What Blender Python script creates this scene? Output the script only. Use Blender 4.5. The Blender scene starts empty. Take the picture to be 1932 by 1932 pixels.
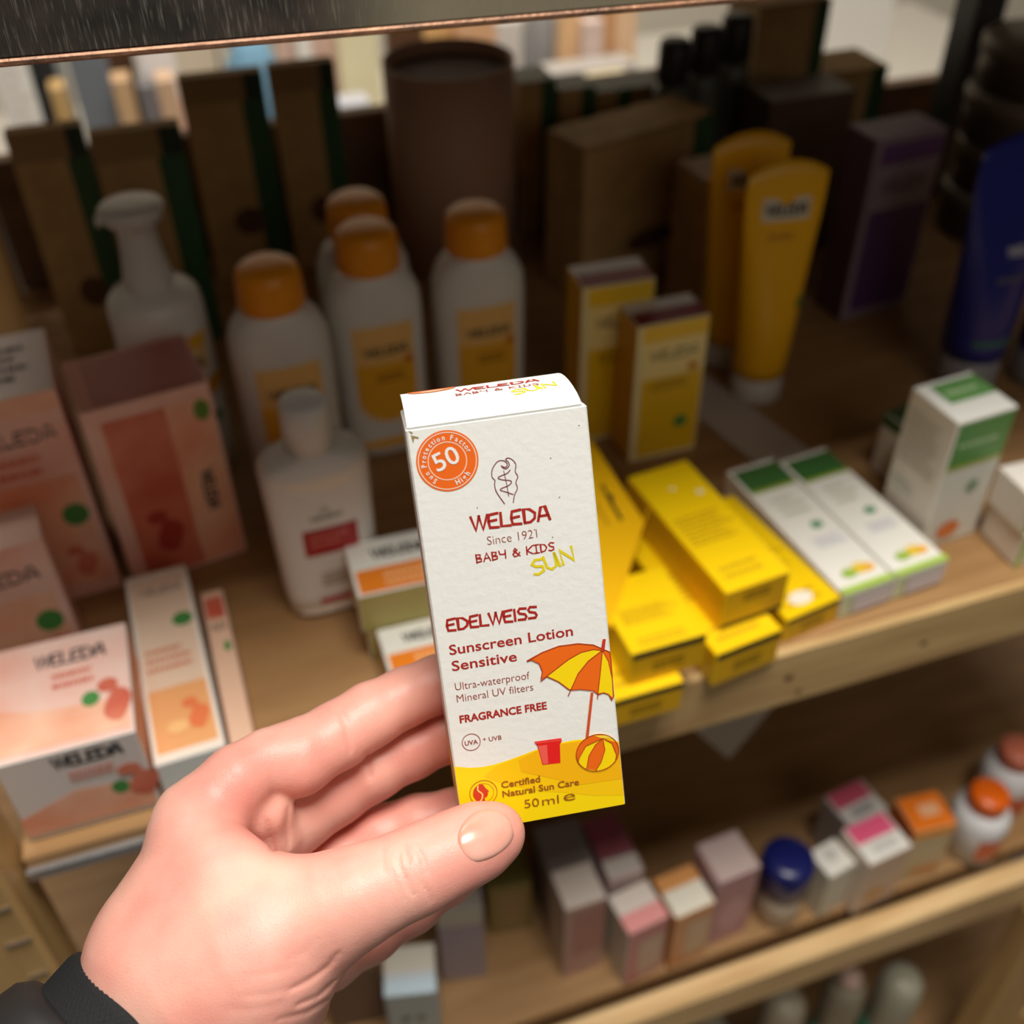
import bpy, bmesh, math, random
import numpy as np
from mathutils import Matrix, Vector
random.seed(4)
sc = bpy.context.scene
COL = sc.collection
# ------------------------------------------------------------------ camera, world, lights, exposure
F, CC, EYE = 2020.0, 966.0, 1.59
R = np.array([[0.94578206, -0.22009681, 0.23885913],
              [-0.3245688, -0.61257658, 0.72069759],
              [-0.01230373, -0.75914908, -0.6508005]])          # camera axes (right, down, forward) in world
cam_d = bpy.data.cameras.new('camera'); cam = bpy.data.objects.new('camera', cam_d); COL.objects.link(cam)
m = Matrix.Identity(4)
for i in range(3):
    m[i][0] = R[i][0]; m[i][1] = -R[i][1]; m[i][2] = -R[i][2]
m[2][3] = EYE
cam.matrix_world = m
cam_d.sensor_width = 36; cam_d.lens = 36 * F / 1932; cam_d.clip_start = 0.01
cam_d.dof.use_dof = True; cam_d.dof.focus_distance = 0.302; cam_d.dof.aperture_fstop = 7.8
sc.camera = cam
sc.view_settings.view_transform = 'Standard'; sc.view_settings.look = 'None'
sc.view_settings.gamma = 1; sc.view_settings.use_curve_mapping = False
sc.view_settings.exposure = 0.0
w = bpy.data.worlds.new('world'); sc.world = w; w.use_nodes = True
w.node_tree.nodes['Background'].inputs[0].default_value = (1.0, 0.86, 0.70, 1)
w.node_tree.nodes['Background'].inputs[1].default_value = 0.026

def area(name, loc, target, size, power, col=(1, .9, .78), sy=None):
    d = bpy.data.lights.new(name, 'AREA'); d.energy = power; d.color = col; d.size = size
    if sy: d.shape = 'RECTANGLE'; d.size_y = sy
    o = bpy.data.objects.new(name, d); COL.objects.link(o); o.location = loc
    o.rotation_euler = (Vector(target) - Vector(loc)).to_track_quat('-Z', 'Y').to_euler()
    return o
area('ceiling_light_front', (0.2, -0.07, 3.25), (0.2, 0.0, 1.3), 0.80, 57, (1, .968, .92))
area('ceiling_light_behind_viewer', (0.5, -1.9, 2.55), (0.3, .4, 1.1), 1.6, 7.5, (1, .93, .84))
area('ceiling_light_aisle', (0.6, 1.72, 3.2), (0.6, 2.3, 0.8), 2.4, 75, (1, .94, .86), .4)

# ------------------------------------------------------------------ helpers
def lin(c):
    return tuple(((v / 255) / 12.92 if v / 255 <= .04045 else ((v / 255 + .055) / 1.055) ** 2.4) for v in c) + (1,)
MATS = {}
def mat(name, c, rough=.5, metal=0, bump=0, bscale=200, spec=.5, c2=None, nscale=30, stretch=(1, 1, 1), sss=0, emit=0, alpha=1, trans=0):
    if name in MATS: return MATS[name]
    M = bpy.data.materials.new(name); M.use_nodes = True; nt = M.node_tree; b = nt.nodes['Principled BSDF']
    b.inputs['Base Color'].default_value = lin(c); b.inputs['Roughness'].default_value = rough
    b.inputs['Metallic'].default_value = metal; b.inputs['Specular IOR Level'].default_value = spec
    if trans: b.inputs['Transmission Weight'].default_value = trans
    if sss:
        b.inputs['Subsurface Weight'].default_value = sss
        b.inputs['Subsurface Radius'].default_value = (1, .35, .2); b.inputs['Subsurface Scale'].default_value = .004
    tc = nt.nodes.new('ShaderNodeTexCoord'); mp = nt.nodes.new('ShaderNodeMapping')
    mp.inputs['Scale'].default_value = stretch; nt.links.new(tc.outputs['Object'], mp.inputs[0])
    if c2:
        n = nt.nodes.new('ShaderNodeTexNoise'); n.inputs['Scale'].default_value = nscale; n.inputs['Detail'].default_value = 5
        nt.links.new(mp.outputs[0], n.inputs['Vector'])
        r = nt.nodes.new('ShaderNodeValToRGB'); r.color_ramp.elements[0].position = .36; r.color_ramp.elements[1].position = .64
        r.color_ramp.elements[0].color = lin(c); r.color_ramp.elements[1].color = lin(c2)
        nt.links.new(n.outputs['Fac'], r.inputs[0]); nt.links.new(r.outputs[0], b.inputs['Base Color'])
    if bump:
        n2 = nt.nodes.new('ShaderNodeTexNoise'); n2.inputs['Scale'].default_value = bscale; n2.inputs['Detail'].default_value = 4
        nt.links.new(mp.outputs[0], n2.inputs['Vector'])
        bp = nt.nodes.new('ShaderNodeBump'); bp.inputs['Strength'].default_value = bump; bp.inputs['Distance'].default_value = .001
        nt.links.new(n2.outputs['Fac'], bp.inputs['Height']); nt.links.new(bp.outputs[0], b.inputs['Normal'])
    MATS[name] = M; return M
def C(r, g, b, rough=.45): return mat('print_%d_%d_%d' % (r, g, b), (r, g, b), rough)

class MB:
    def __init__(s): s.v = []; s.f = []; s.m = []; s.mats = []; s.smooth = []
    def mi(s, m):
        if m not in s.mats: s.mats.append(m)
        return s.mats.index(m)
    def add(s, vs, fs, m, smooth=False):
        o = len(s.v); s.v += [tuple(map(float, p)) for p in vs]; k = s.mi(m)
        for f in fs: s.f.append(tuple(o + i for i in f)); s.m.append(k); s.smooth.append(smooth)
    def box(s, x0, y0, z0, x1, y1, z1, m, bev=0, side={}):
        b = bev
        if not b:
            vs = [(x, y, z) for z in (z0, z1) for y in (y0, y1) for x in (x0, x1)]
            F6 = dict(bottom=(0, 2, 3, 1), top=(4, 5, 7, 6), front=(0, 1, 5, 4), back=(2, 6, 7, 3), left=(0, 4, 6, 2), right=(1, 3, 7, 5))
            for k, f in F6.items(): s.add(vs, [f], side.get(k, m))
            return
        # chamfered box: six inset faces, twelve edge strips, eight corner triangles
        X = (x0, x1); Y = (y0, y1); Z = (z0, z1); vs = []; idx = {}
        for i in (0, 1):
            for j in (0, 1):
                for k in (0, 1):
                    sx, sy, sz = (1 - 2 * i) * b, (1 - 2 * j) * b, (1 - 2 * k) * b
                    for a, p in enumerate(((X[i], Y[j] + sy, Z[k] + sz), (X[i] + sx, Y[j], Z[k] + sz), (X[i] + sx, Y[j] + sy, Z[k]))):
                        idx[i, j, k, a] = len(vs); vs.append(p)
        g = lambda i, j, k, a: idx[i, j, k, a]
        for nm, q in (('left', [g(0, 0, 0, 0), g(0, 0, 1, 0), g(0, 1, 1, 0), g(0, 1, 0, 0)]), ('right', [g(1, 0, 0, 0), g(1, 1, 0, 0), g(1, 1, 1, 0), g(1, 0, 1, 0)]),
                      ('front', [g(0, 0, 0, 1), g(1, 0, 0, 1), g(1, 0, 1, 1), g(0, 0, 1, 1)]), ('back', [g(0, 1, 0, 1), g(0, 1, 1, 1), g(1, 1, 1, 1), g(1, 1, 0, 1)]),
                      ('bottom', [g(0, 0, 0, 2), g(0, 1, 0, 2), g(1, 1, 0, 2), g(1, 0, 0, 2)]), ('top', [g(0, 0, 1, 2), g(1, 0, 1, 2), g(1, 1, 1, 2), g(0, 1, 1, 2)])):
            s.add(vs, [q], side.get(nm, m))
        E = []
        for i in (0, 1):
            for j in (0, 1): E.append([g(i, j, 0, 0), g(i, j, 0, 1), g(i, j, 1, 1), g(i, j, 1, 0)])
            for k in (0, 1): E.append([g(i, 0, k, 0), g(i, 1, k, 0), g(i, 1, k, 2), g(i, 0, k, 2)])
        for j in (0, 1):
            for k in (0, 1): E.append([g(0, j, k, 1), g(1, j, k, 1), g(1, j, k, 2), g(0, j, k, 2)])
        T = [[g(i, j, k, a) for a in range(3)] for i in (0, 1) for j in (0, 1) for k in (0, 1)]
        s.add(vs, E + T, m)
    def rings(s, rings, m, cap0=True, cap1=True, smooth=True):
        n = len(rings[0]); vs = [p for r in rings for p in r]; fs = []
        for i in range(len(rings) - 1):
            for j in range(n):
                fs.append((i * n + j, i * n + (j + 1) % n, (i + 1) * n + (j + 1) % n, (i + 1) * n + j))
        s.add(vs, fs, m, smooth)
        if cap0: s.add(rings[0], [tuple(reversed(range(n)))], m)
        if cap1: s.add(rings[-1], [tuple(range(n))], m)
    def lathe(s, prof, m, n=40, cx=0, cy=0, smooth=True):
        s.rings([[(cx + r * math.cos(t * 2 * math.pi / n), cy + r * math.sin(t * 2 * math.pi / n), z) for t in range(n)] for z, r in prof], m, smooth=smooth)
    def build(s, name, parent=None, fix=True):
        me = bpy.data.meshes.new(name); me.from_pydata(s.v, [], s.f)
        for k in s.mats: me.materials.append(k)
        me.polygons.foreach_set('material_index', s.m); me.polygons.foreach_set('use_smooth', s.smooth)
        me.update()
        if fix:
            bm = bmesh.new(); bm.from_mesh(me); bmesh.ops.remove_doubles(bm, verts=bm.verts, dist=1e-6)
            bmesh.ops.recalc_face_normals(bm, faces=bm.faces); bm.to_mesh(me); bm.free()
        o = bpy.data.objects.new(name, me); COL.objects.link(o)
        if parent: o.parent = parent
        return o
def tag(o, label=None, cat=None, group=None, kind=None):
    if label: o['label'] = label
    if cat: o['category'] = cat
    if group: o['group'] = group
    if kind: o['kind'] = kind
    return o
def empty(name, loc, yaw=0, label=None, cat=None, group=None, pitch=0):
    o = bpy.data.objects.new(name, None); COL.objects.link(o); o.location = loc
    o.rotation_euler = (pitch, 0, yaw); o.empty_display_size = .02
    return tag(o, label, cat, group)
def onz(px, py, z):
    r = R @ np.array([(px - CC) / F, (py - CC) / F, 1.]); t = (z - EYE) / r[2]; return np.array([0, 0, EYE]) + r * t
def ony(px, py, Y):
    r = R @ np.array([(px - CC) / F, (py - CC) / F, 1.]); t = Y / r[1]; return np.array([0, 0, EYE]) + r * t

# ------------------------------------------------------------------ flat shapes (print), all as 2-D polygons (verts, faces)
def stroke(pts, wd, closed=False):
    P = [np.array(p, float) for p in pts]; n = len(P); vs = []
    for i in range(n):
        a = P[i - 1] if (i > 0 or closed) else P[i]; c = P[(i + 1) % n] if (i < n - 1 or closed) else P[i]
        t = c - a; t /= (np.linalg.norm(t) + 1e-12)
        if not closed and i == 0: p0 = P[0] - t * wd * .3
        elif not closed and i == n - 1: p0 = P[-1] + t * wd * .3
        else: p0 = P[i]
        d1 = P[i] - a; d2 = c - P[i]; k = 1.0
        if np.linalg.norm(d1) > 0 and np.linalg.norm(d2) > 0:
            cs = np.dot(d1, d2) / np.linalg.norm(d1) / np.linalg.norm(d2); k = 1 / max(.55, math.sqrt(max(0, (1 + cs) / 2)))
        nn = np.array([-t[1], t[0]]) * wd / 2 * k
        vs += [tuple(p0 + nn), tuple(p0 - nn)]
    fs = [(2 * i, 2 * i + 1, 2 * i + 3, 2 * i + 2) for i in range(n - 1)]
    if closed: fs.append((2 * n - 2, 2 * n - 1, 1, 0))
    return vs, fs
GL = {'W': (.88, [[(0, 1), (.2, 0), (.43, .97)], [(.42, 1), (.57, 0), (.86, 1)]]),
      'E': (.62, [[(.52, 1), (.07, .95), (0, .5), (.05, .05), (.5, 0)], [(.02, .5), (.42, .54)]]),
      'L': (.56, [[(.04, 1), (.02, .04), (.5, 0)]]),
      'D': (.74, [[(.05, .02), (.05, 1), (.36, .93), (.62, .62), (.58, .25), (.34, .02), (.05, .02)]]),
      'A': (.7, [[(0, 0), (.2, .96), (.42, 1), (.62, 0)], [(.1, .34), (.56, .34)]]),
      'I': (.24, [[(.05, 0), (.05, 1)]]),
      'S': (.62, [[(.52, .94), (.14, 1), (.03, .78), (.1, .58), (.42, .46), (.5, .24), (.42, .03), (.0, .05)]]),
      ' ': (.4, []),
      'b': (.62, [[(.06, 0), (.06, 1), (.4, .88), (.36, .6), (.08, .52), (.46, .38), (.44, .1), (.02, 0)]]),
      'a': (.68, [[(0, 0), (.3, 1), (.55, 0)], [(.1, .35), (.48, .38)]]),
      'y': (.66, [[(0, 1), (.05, .58), (.36, .5), (.5, .62)], [(.52, 1), (.5, 0)]]),
      '&': (.78, [[(.62, 0), (.14, .75), (.26, 1), (.42, .8), (.05, .3), (.16, 0), (.42, .05), (.62, .45)]]),
      'k': (.6, [[(.04, 1), (.02, 0)], [(.52, 1), (.06, .45), (.5, 0)]]),
      'i': (.54, [[(.22, 1), (.22, 0)], [(0, 1), (.44, 1)], [(0, 0), (.44, 0)]]),
      'd': (.68, [[(.05, 0), (.05, 1), (.4, .85), (.54, .5), (.38, .12), (.03, 0)]]),
      's': (.56, [[(.48, .9), (.2, 1), (.04, .78), (.16, .56), (.42, .42), (.42, .12), (.16, 0), (0, .12)]]),
      'u': (.66, [[(0, 1), (.02, .22), (.18, 0), (.42, .14), (.48, 1)], [(.48, 1), (.54, .0)]]),
      'n': (.66, [[(.02, 0), (.06, 1), (.5, .05), (.56, 1)]])}
def word(txt, x0, y0, x1, y1, h, wd=.17):
    """a stroked word from baseline point (x0,y0) to (x1,y1), cap height h"""
    adv = sum(GL[c][0] for c in txt) - .1
    L = math.hypot(x1 - x0, y1 - y0); ux, uy = (x1 - x0) / L, (y1 - y0) / L; sx = L / adv; x = 0; V = []; Fc = []
    for c in txt:
        for pl in GL[c][1]:
            vs, fs = stroke([((x + p[0]) * sx, p[1] * h) for p in pl], wd * h)
            o = len(V); V += [(x0 + a * ux - b * uy, y0 + a * uy + b * ux) for a, b in vs]; Fc += [tuple(o + i for i in f) for f in fs]
        x += GL[c][0]
    return V, Fc
TXT = {}
def text(txt, x0, y0, x1, y1, h, bold=0.0, nat=0):
    key = (txt, bold)
    if key not in TXT:
        cu = bpy.data.curves.new('t', 'FONT'); cu.body = txt; cu.size = 1; cu.resolution_u = 3; cu.offset = bold
        ob = bpy.data.objects.new('t', cu); COL.objects.link(ob)
        dg = bpy.context.evaluated_depsgraph_get(); me = bpy.data.meshes.new_from_object(ob.evaluated_get(dg))
        V = [(v.co.x, v.co.y) for v in me.vertices]; Fc = [tuple(p.vertices) for p in me.polygons]
        bpy.data.objects.remove(ob); bpy.data.curves.remove(cu); bpy.data.meshes.remove(me)
        TXT[key] = (V, Fc)
    V, Fc = TXT[key]
    xs = [p[0] for p in V]; mn, mx = min(xs), max(xs); cap = .729
    L = math.hypot(x1 - x0, y1 - y0); ux, uy = (x1 - x0) / L, (y1 - y0) / L; sx = L / (mx - mn); sy = h / cap
    if nat: sx = sy * nat; mn = (mn + mx) / 2 - L / 2 / sx
    return [(x0 + (a - mn) * sx * ux - b * sy * uy, y0 + (a - mn) * sx * uy + b * sy * ux) for a, b in V], Fc
def disc(cx, cy, rx, ry=None, n=28): 
    ry = ry or rx
    return [(cx + rx * math.cos(i * 2 * math.pi / n), cy + ry * math.sin(i * 2 * math.pi / n)) for i in range(n)], [tuple(range(n))]
def ring(cx, cy, r, wd, n=40): return stroke([(cx + r * math.cos(i * 2 * math.pi / n), cy + r * math.sin(i * 2 * math.pi / n)) for i in range(n)], wd, True)
def rect(x0, y0, x1, y1, nx=1):
    vs = []; 
    for i in range(nx + 1): x = x0 + (x1 - x0) * i / nx; vs += [(x, y0), (x, y1)]
    return vs, [(2 * i, 2 * i + 2, 2 * i + 3, 2 * i + 1) for i in range(nx)]
def poly(pts): return list(pts), [tuple(range(len(pts)))]
def bars(x0, y0, x1, y1, n, seed=1):
    """illegible fine print: rows of short strokes"""
    r = random.Random(seed); V = []; Fc = []; hh = (y1 - y0) / n
    for i in range(n):
        y = y0 + hh * i; x = x0; e = x1 - (x1 - x0) * r.random() * .3
        while x < e:
            l = (x1 - x0) * (.06 + .1 * r.random()); a, b = rect(x, y + hh * .25, min(x + l, e), y + hh * .7)
            o = len(V); V += a; Fc += [tuple(o + q for q in f) for f in b]; x += l + (x1 - x0) * .025
    return V, Fc
def join(*shapes):
    V = []; Fc = []
    for a, b in shapes: o = len(V); V += list(a); Fc += [tuple(o + i for i in f) for f in b]
    return V, Fc
def decal(parent, name, shape, fn, m, label=None):
    V, Fc = shape; mb = MB(); mb.add([fn(a, b) for a, b in V], Fc, m); o = mb.build(name, parent, fix=False)
    me = o.data; bm = bmesh.new(); bm.from_mesh(me); bmesh.ops.triangulate(bm, faces=[f for f in bm.faces if len(f.verts) > 4]); bm.to_mesh(me); bm.free()
    if label: o['label'] = label
    return o

# ------------------------------------------------------------------ materials
WOOD = mat('shelf_pine', (170, 130, 84), .55, c2=(150, 112, 68), nscale=7, stretch=(1, 9, 9), bump=.25, bscale=25)
WOODF = mat('fascia_pine', (212, 178, 122), .5, c2=(192, 154, 102), nscale=9, stretch=(1, 10, 10), bump=.25, bscale=30)
WOODV = mat('post_pine', (205, 166, 108), .45, c2=(188, 148, 92), nscale=9, stretch=(9, 9, 1), bump=.2, bscale=30)
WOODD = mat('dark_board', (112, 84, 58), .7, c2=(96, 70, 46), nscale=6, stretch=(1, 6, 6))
WHITE = C(236, 234, 228); CARD = mat('white_card', (232, 230, 224), .42, bump=.06, bscale=900)
PAPER = mat('coated_board', (233, 233, 226), .5, bump=.14, bscale=420)
KRAFT = mat('kraft_board', (188, 152, 98), .75, c2=(172, 138, 88), nscale=40)
GREEN = C(38, 78, 44); KGREEN = C(44, 84, 46)
PEACH = mat('peach_wash', (236, 150, 112), .4, c2=(250, 206, 176), nscale=16)
PINKW = mat('pink_wash', (240, 176, 156), .4, c2=(246, 214, 200), nscale=14)
ROSE = mat('rose_wash', (206, 92, 70), .4, c2=(232, 140, 108), nscale=20)
BADGE = C(70, 140, 66); BLACK = C(40, 38, 40); CHAR = C(62, 58, 58)

def face_fn(side, w_, d, h, eps=.00018):
    """map (u, v) in metres on a face of a carton (local: x centred, y from the front, z from the base)"""
    return {'front': lambda u, v: (u - w_ / 2, -eps, v), 'top': lambda u, v: (u - w_ / 2, v, h + eps),
            'left': lambda u, v: (-w_ / 2 - eps, d - u, v), 'right': lambda u, v: (w_ / 2 + eps, u, v)}[side]
def carton(name, label, cat, x, y, z, yaw, w_, d, h, base=None, side={}, prints=(), group=None, pitch=0, bev=.0006, seam=True):
    r = empty(name, (x, y, z), math.radians(yaw), label, cat, group, pitch=math.radians(pitch))
    mb = MB(); mb.box(-w_ / 2, 0, 0, w_ / 2, d, h, base or CARD, bev, side); mb.build('carton_body', r)
    if seam:
        mb = MB(); t = .0004
        mb.box(-w_ / 2 + .001, .0008, h - .0002, w_ / 2 - .001, d - .001, h + t * .3, side.get('top', base or CARD), 0); mb.build('lid_flap', r)
    for ip, (pn, sd, shape, m) in enumerate(prints):
        W, H = {'front': (w_, h), 'top': (w_, d), 'left': (d, h), 'right': (d, h)}[sd]
        f = face_fn(sd, w_, d, h, .00022 + .00009 * ip); V, Fc = shape
        decal(r, pn, ([(a * W, b * H) for a, b in V], Fc), f, m)
    return r
def logo(x0, x1, y, h): return word('WELEDA', x0, y, x1, y, h, .2)

# ------------------------------------------------------------------ shelving
FY = 0.366
def plank(name, x0, y0, z0, x1, y1, z1, m, kind='structure', bev=.0015):
    mb = MB(); mb.box(x0, y0, z0, x1, y1, z1, m, bev); return tag(mb.build(name), kind=kind)
shelf = empty('shelf_unit', (0.3, FY, 0), 0, 'pine shelving unit with boards, posts and a metal edge strip carrying all the toiletries', 'shelf')
def spart(name, x0, y0, z0, x1, y1, z1, m, bev=.0015, label=None):
    mb = MB(); ox, oy = .3, FY; mb.box(x0 - ox, y0 - oy, z0, x1 - ox, y1 - oy, z1, m, bev); o = mb.build(name, shelf)
    if label: o['label'] = label
    return o
STEELB = mat('brushed_edge', (205, 205, 205), .35, metal=.9, bump=.3, bscale=300)
spart('shelf_board', -.147, FY + .003, 1.082, .90, 1.02, 1.099, WOOD)
spart('edge_strip', -.147, FY - .001, 1.0835, .085, FY + .0028, 1.0915, STEELB, .0008, 'bright brushed metal edge strip')
spart('front_rail', .12, FY - .004, 1.0475, .90, FY + .0028, 1.0995, WOODF, .002, 'pale knotty pine front rail')
spart('shelf_board', -.55, FY + .02, .652, .90, 1.02, .672, WOOD)
spart('front_rail', -.55, FY - .012, .622, .90, FY + .0085, .6735, mat('worn_pine', (232, 196, 142), .5, c2=(206, 166, 112), nscale=9, stretch=(1, 10, 10), bump=.25, bscale=30), .003, 'worn pale pine front rail')
spart('shelf_board', -.147, FY - .1, .235, .90, 1.02, .255, WOOD)
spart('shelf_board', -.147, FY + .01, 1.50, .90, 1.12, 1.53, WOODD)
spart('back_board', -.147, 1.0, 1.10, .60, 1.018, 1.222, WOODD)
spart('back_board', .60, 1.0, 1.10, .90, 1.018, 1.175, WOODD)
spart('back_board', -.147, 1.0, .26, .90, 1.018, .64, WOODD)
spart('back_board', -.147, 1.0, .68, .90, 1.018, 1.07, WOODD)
pl = spart('post', -.185, FY - .02, 0.0, -.149, FY + .02, 1.95, WOODV, .003, 'pale pine corner post with staples')
spart('post', .64, FY - .035, 0.0, .70, FY - .004, .61, WOODV, .003, 'pale pine post under the lower shelf')
spart('post', -.185, .98, 0.0, -.149, 1.02, 1.95, WOODV, .003)
spart('cross_brace', .70, FY - .03, .28, .92, FY - .006, .36, WOODV, .003)
DARKST = mat('dark_steel', (70, 68, 66), .5, metal=.6, bump=.2, bscale=60)
spart('steel_upright', .66, .50, .26, .70, .54, .65, DARKST, .002)
spart('steel_upright', .765, .88, 1.10, .80, .915, 1.50, mat('upright_grey', (96, 96, 98), .4, metal=.5), .002)
# knots in the front rails
KN = mat('knot', (110, 80, 52), .6)
for kx, kz, kr, ky in ((.30, 1.075, .0035, FY - .0043), (.31, 1.058, .0025, FY - .0043), (.40, 1.07, .003, FY - .0043), (.52, 1.06, .003, FY - .0043)):
    decal(shelf, 'knot', disc(kx - .3, kz, kr, kr * .7, 12), lambda a, b, ky=ky: (a, ky - FY, b), KN)
# staples in the left post
ST = mat('staple_wire', (220, 220, 220), .25, metal=.95)
for (sx, sz, L, an) in ((-.158, 1.0960, .011, .05), (-.158, 1.0645, .0125, .05), (-.1585, 1.0300, .010, .08)):
    mb = MB(); cx, sn = math.cos(an), math.sin(an); r_ = .0007
    p = [(-L / 2, .002), (-L / 2, -.0012), (L / 2, -.0012), (L / 2, .002)]
    rg = [[(sx - .3 + a * cx + 0, FY - .02 - FY + b + r_ * math.cos(q), sz + a * sn + r_ * math.sin(q) - .0) for q in (0, 1.57, 3.14, 4.71)] for a, b in p]
    rg = [[(sx - .3 + a * cx + (r_ * math.cos(q) if i in (0, 3) else 0), -.02 + b + (r_ * math.cos(q) if i in (1, 2) else 0), sz + a * sn + r_ * math.sin(q)) for q in (0, 1.57, 3.14, 4.71)] for i, (a, b) in enumerate(p)]
    mb.rings(rg, ST, smooth=False); mb.build('staple', shelf)
# the blackened steel rail close above
RAIL = bpy.data.materials.new('mill_scale_steel'); RAIL.use_nodes = True
nt = RAIL.node_tree; b = nt.nodes['Principled BSDF']; b.inputs['Metallic'].default_value = .4; b.inputs['Roughness'].default_value = .4
tc = nt.nodes.new('ShaderNodeTexCoord')
def noise(scale, st, det=4):
    mp = nt.nodes.new('ShaderNodeMapping'); mp.inputs['Scale'].default_value = st; nt.links.new(tc.outputs['Object'], mp.inputs[0])
    n = nt.nodes.new('ShaderNodeTexNoise'); n.inputs['Scale'].default_value = scale; n.inputs['Detail'].default_value = det
    nt.links.new(mp.outputs[0], n.inputs['Vector']); return n
def ramp(n, p0, c0, p1, c1):
    r = nt.nodes.new('ShaderNodeValToRGB'); r.color_ramp.elements[0].position = p0; r.color_ramp.elements[1].position = p1
    r.color_ramp.elements[0].color = c0; r.color_ramp.elements[1].color = c1; nt.links.new(n.outputs['Fac'], r.inputs[0]); return r
n1 = noise(60, (1, 1, 1)); r1 = ramp(n1, .35, lin((62, 60, 57)), .7, lin((98, 88, 78)))
n2 = noise(420, (4, 1, .3)); r2 = ramp(n2, .55, (0, 0, 0, 1), .74, (.20, .185, .155, 1))
mx = nt.nodes.new('ShaderNodeMix'); mx.data_type = 'RGBA'; mx.blend_type = 'ADD'; mx.inputs[0].default_value = 1
nt.links.new(r1.outputs[0], mx.inputs[6]); nt.links.new(r2.outputs[0], mx.inputs[7]); nt.links.new(mx.outputs[2], b.inputs['Base Color'])
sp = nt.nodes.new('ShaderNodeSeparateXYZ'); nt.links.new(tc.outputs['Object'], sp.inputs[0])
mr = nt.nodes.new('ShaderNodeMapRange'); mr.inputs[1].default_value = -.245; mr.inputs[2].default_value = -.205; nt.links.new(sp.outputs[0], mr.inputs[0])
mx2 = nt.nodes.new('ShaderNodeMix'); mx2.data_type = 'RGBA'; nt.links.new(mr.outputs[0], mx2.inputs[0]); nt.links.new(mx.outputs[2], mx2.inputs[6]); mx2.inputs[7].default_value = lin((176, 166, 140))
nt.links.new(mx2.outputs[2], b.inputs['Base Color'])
bp = nt.nodes.new('ShaderNodeBump'); bp.inputs['Strength'].default_value = .5; bp.inputs['Distance'].default_value = .0006
nt.links.new(n2.outputs['Fac'], bp.inputs['Height']); nt.links.new(bp.outputs[0], b.inputs['Normal'])
COPPER = mat('worn_copper_edge', (170, 124, 94), .5, metal=.5, bump=.5, bscale=400, c2=(120, 92, 74), nscale=60)
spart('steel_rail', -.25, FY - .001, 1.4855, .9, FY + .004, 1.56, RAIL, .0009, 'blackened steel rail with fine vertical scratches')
spart('rail_lip', -.25, FY - .0016, 1.4835, .9, FY + .0045, 1.4858, COPPER, .0006, 'worn coppery lower lip of the rail')
for o in shelf.children:
    if o.name in ('steel_rail', 'rail_lip'):
        for v in o.data.vertices: v.co.z -= .027 * (v.co.x + .3 + .04)
plank('floor', -3, -2, -.05, 6, 6, 0, mat('floor_grey', (98, 92, 86), .6, c2=(86, 80, 74), nscale=4))
plank('ceiling', -3, -2, 3.3, 6, 6, 3.35, mat('ceiling_white', (225, 222, 215), .8))
plank('wall_back', -3, 3.6, 0, 6, 3.7, 3.3, mat('wall_cream', (222, 212, 192), .8))

# ------------------------------------------------------------------ left: peach cartons
def figure(cx, cy, s, q=1):
    """two rounded blobs: head and leaning body of the printed motif"""
    return join(disc(cx - .18 * s, cy + .55 * s * q, .34 * s, .26 * s * q, 18),
                poly([(cx + (.1 + .42 * math.cos(t) * (1 + .25 * math.sin(2 * t))) * s, cy + (-.25 + .62 * math.sin(t)) * s * q) for t in [i * 2 * math.pi / 22 for i in range(22)]]))
PB = 'peach toned cartons at the left end of the shelf'
carton('carton', 'tall pale pink carton at the far left edge, behind the lower cartons', 'box', -.114, .556, 1.1, 4, .060, .073, .155, PINKW,
       {'top': C(214, 196, 188)}, [('lettering', 'front', logo(.12, .88, .80, .055), CHAR), ('printed_stripe', 'front', rect(.0, .92, 1, 1), PEACH),
        ('printed_panel', 'front', rect(.0, .08, .93, .62), PEACH), ('printed_badge', 'front', disc(.80, .43, .13, .055), BADGE),
        ('printed_lines', 'front', bars(.1, .64, .7, .76, 2, 3), ROSE), ('printed_motif', 'front', figure(.72, .2, .25, .4), ROSE),
        ('printed_lines', 'top', bars(.1, .2, .8, .8, 4, 5), CHAR)], PB)
carton('carton', 'large peach and rose carton standing upright behind the tilted narrow one', 'box', -.039, .560, 1.1, 7.5, .075, .062, .137, PINKW,
       {'top': C(196, 124, 108), 'right': PEACH}, [('printed_panel', 'front', rect(.13, .02, .62, .93), ROSE), ('printed_panel', 'front', rect(.62, .02, .97, .93), PEACH),
        ('printed_badge', 'front', disc(.90, .87, .065, .055), C(96, 140, 50)), ('printed_motif', 'front', figure(.38, .28, .26, .6), C(180, 60, 48)),
        ('printed_panel', 'top', rect(.12, .05, .97, .9), C(170, 96, 84))], PB)
bg = bpy.data.objects['carton.001']
f = face_fn('front', .075, .062, .137, .0010)
decal(bg, 'lettering', word('WELEDA', .0575, .075, .0575, .045, .007, .2), f, CHAR)
carton('carton', 'low pink carton at the left edge in front of the tall pale one', 'box', -.138, .497, 1.1, 6, .062, .034, .098, PINKW,
       {'top': C(232, 190, 170)}, [('lettering', 'front', logo(.1, .86, .74, .09), CHAR), ('printed_panel', 'front', rect(0, .05, .92, .62), PEACH),
        ('printed_badge', 'front', disc(.80, .40, .12, .085), BADGE), ('printed_motif', 'front', figure(.83, .17, .18, .7), ROSE)], PB)
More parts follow.
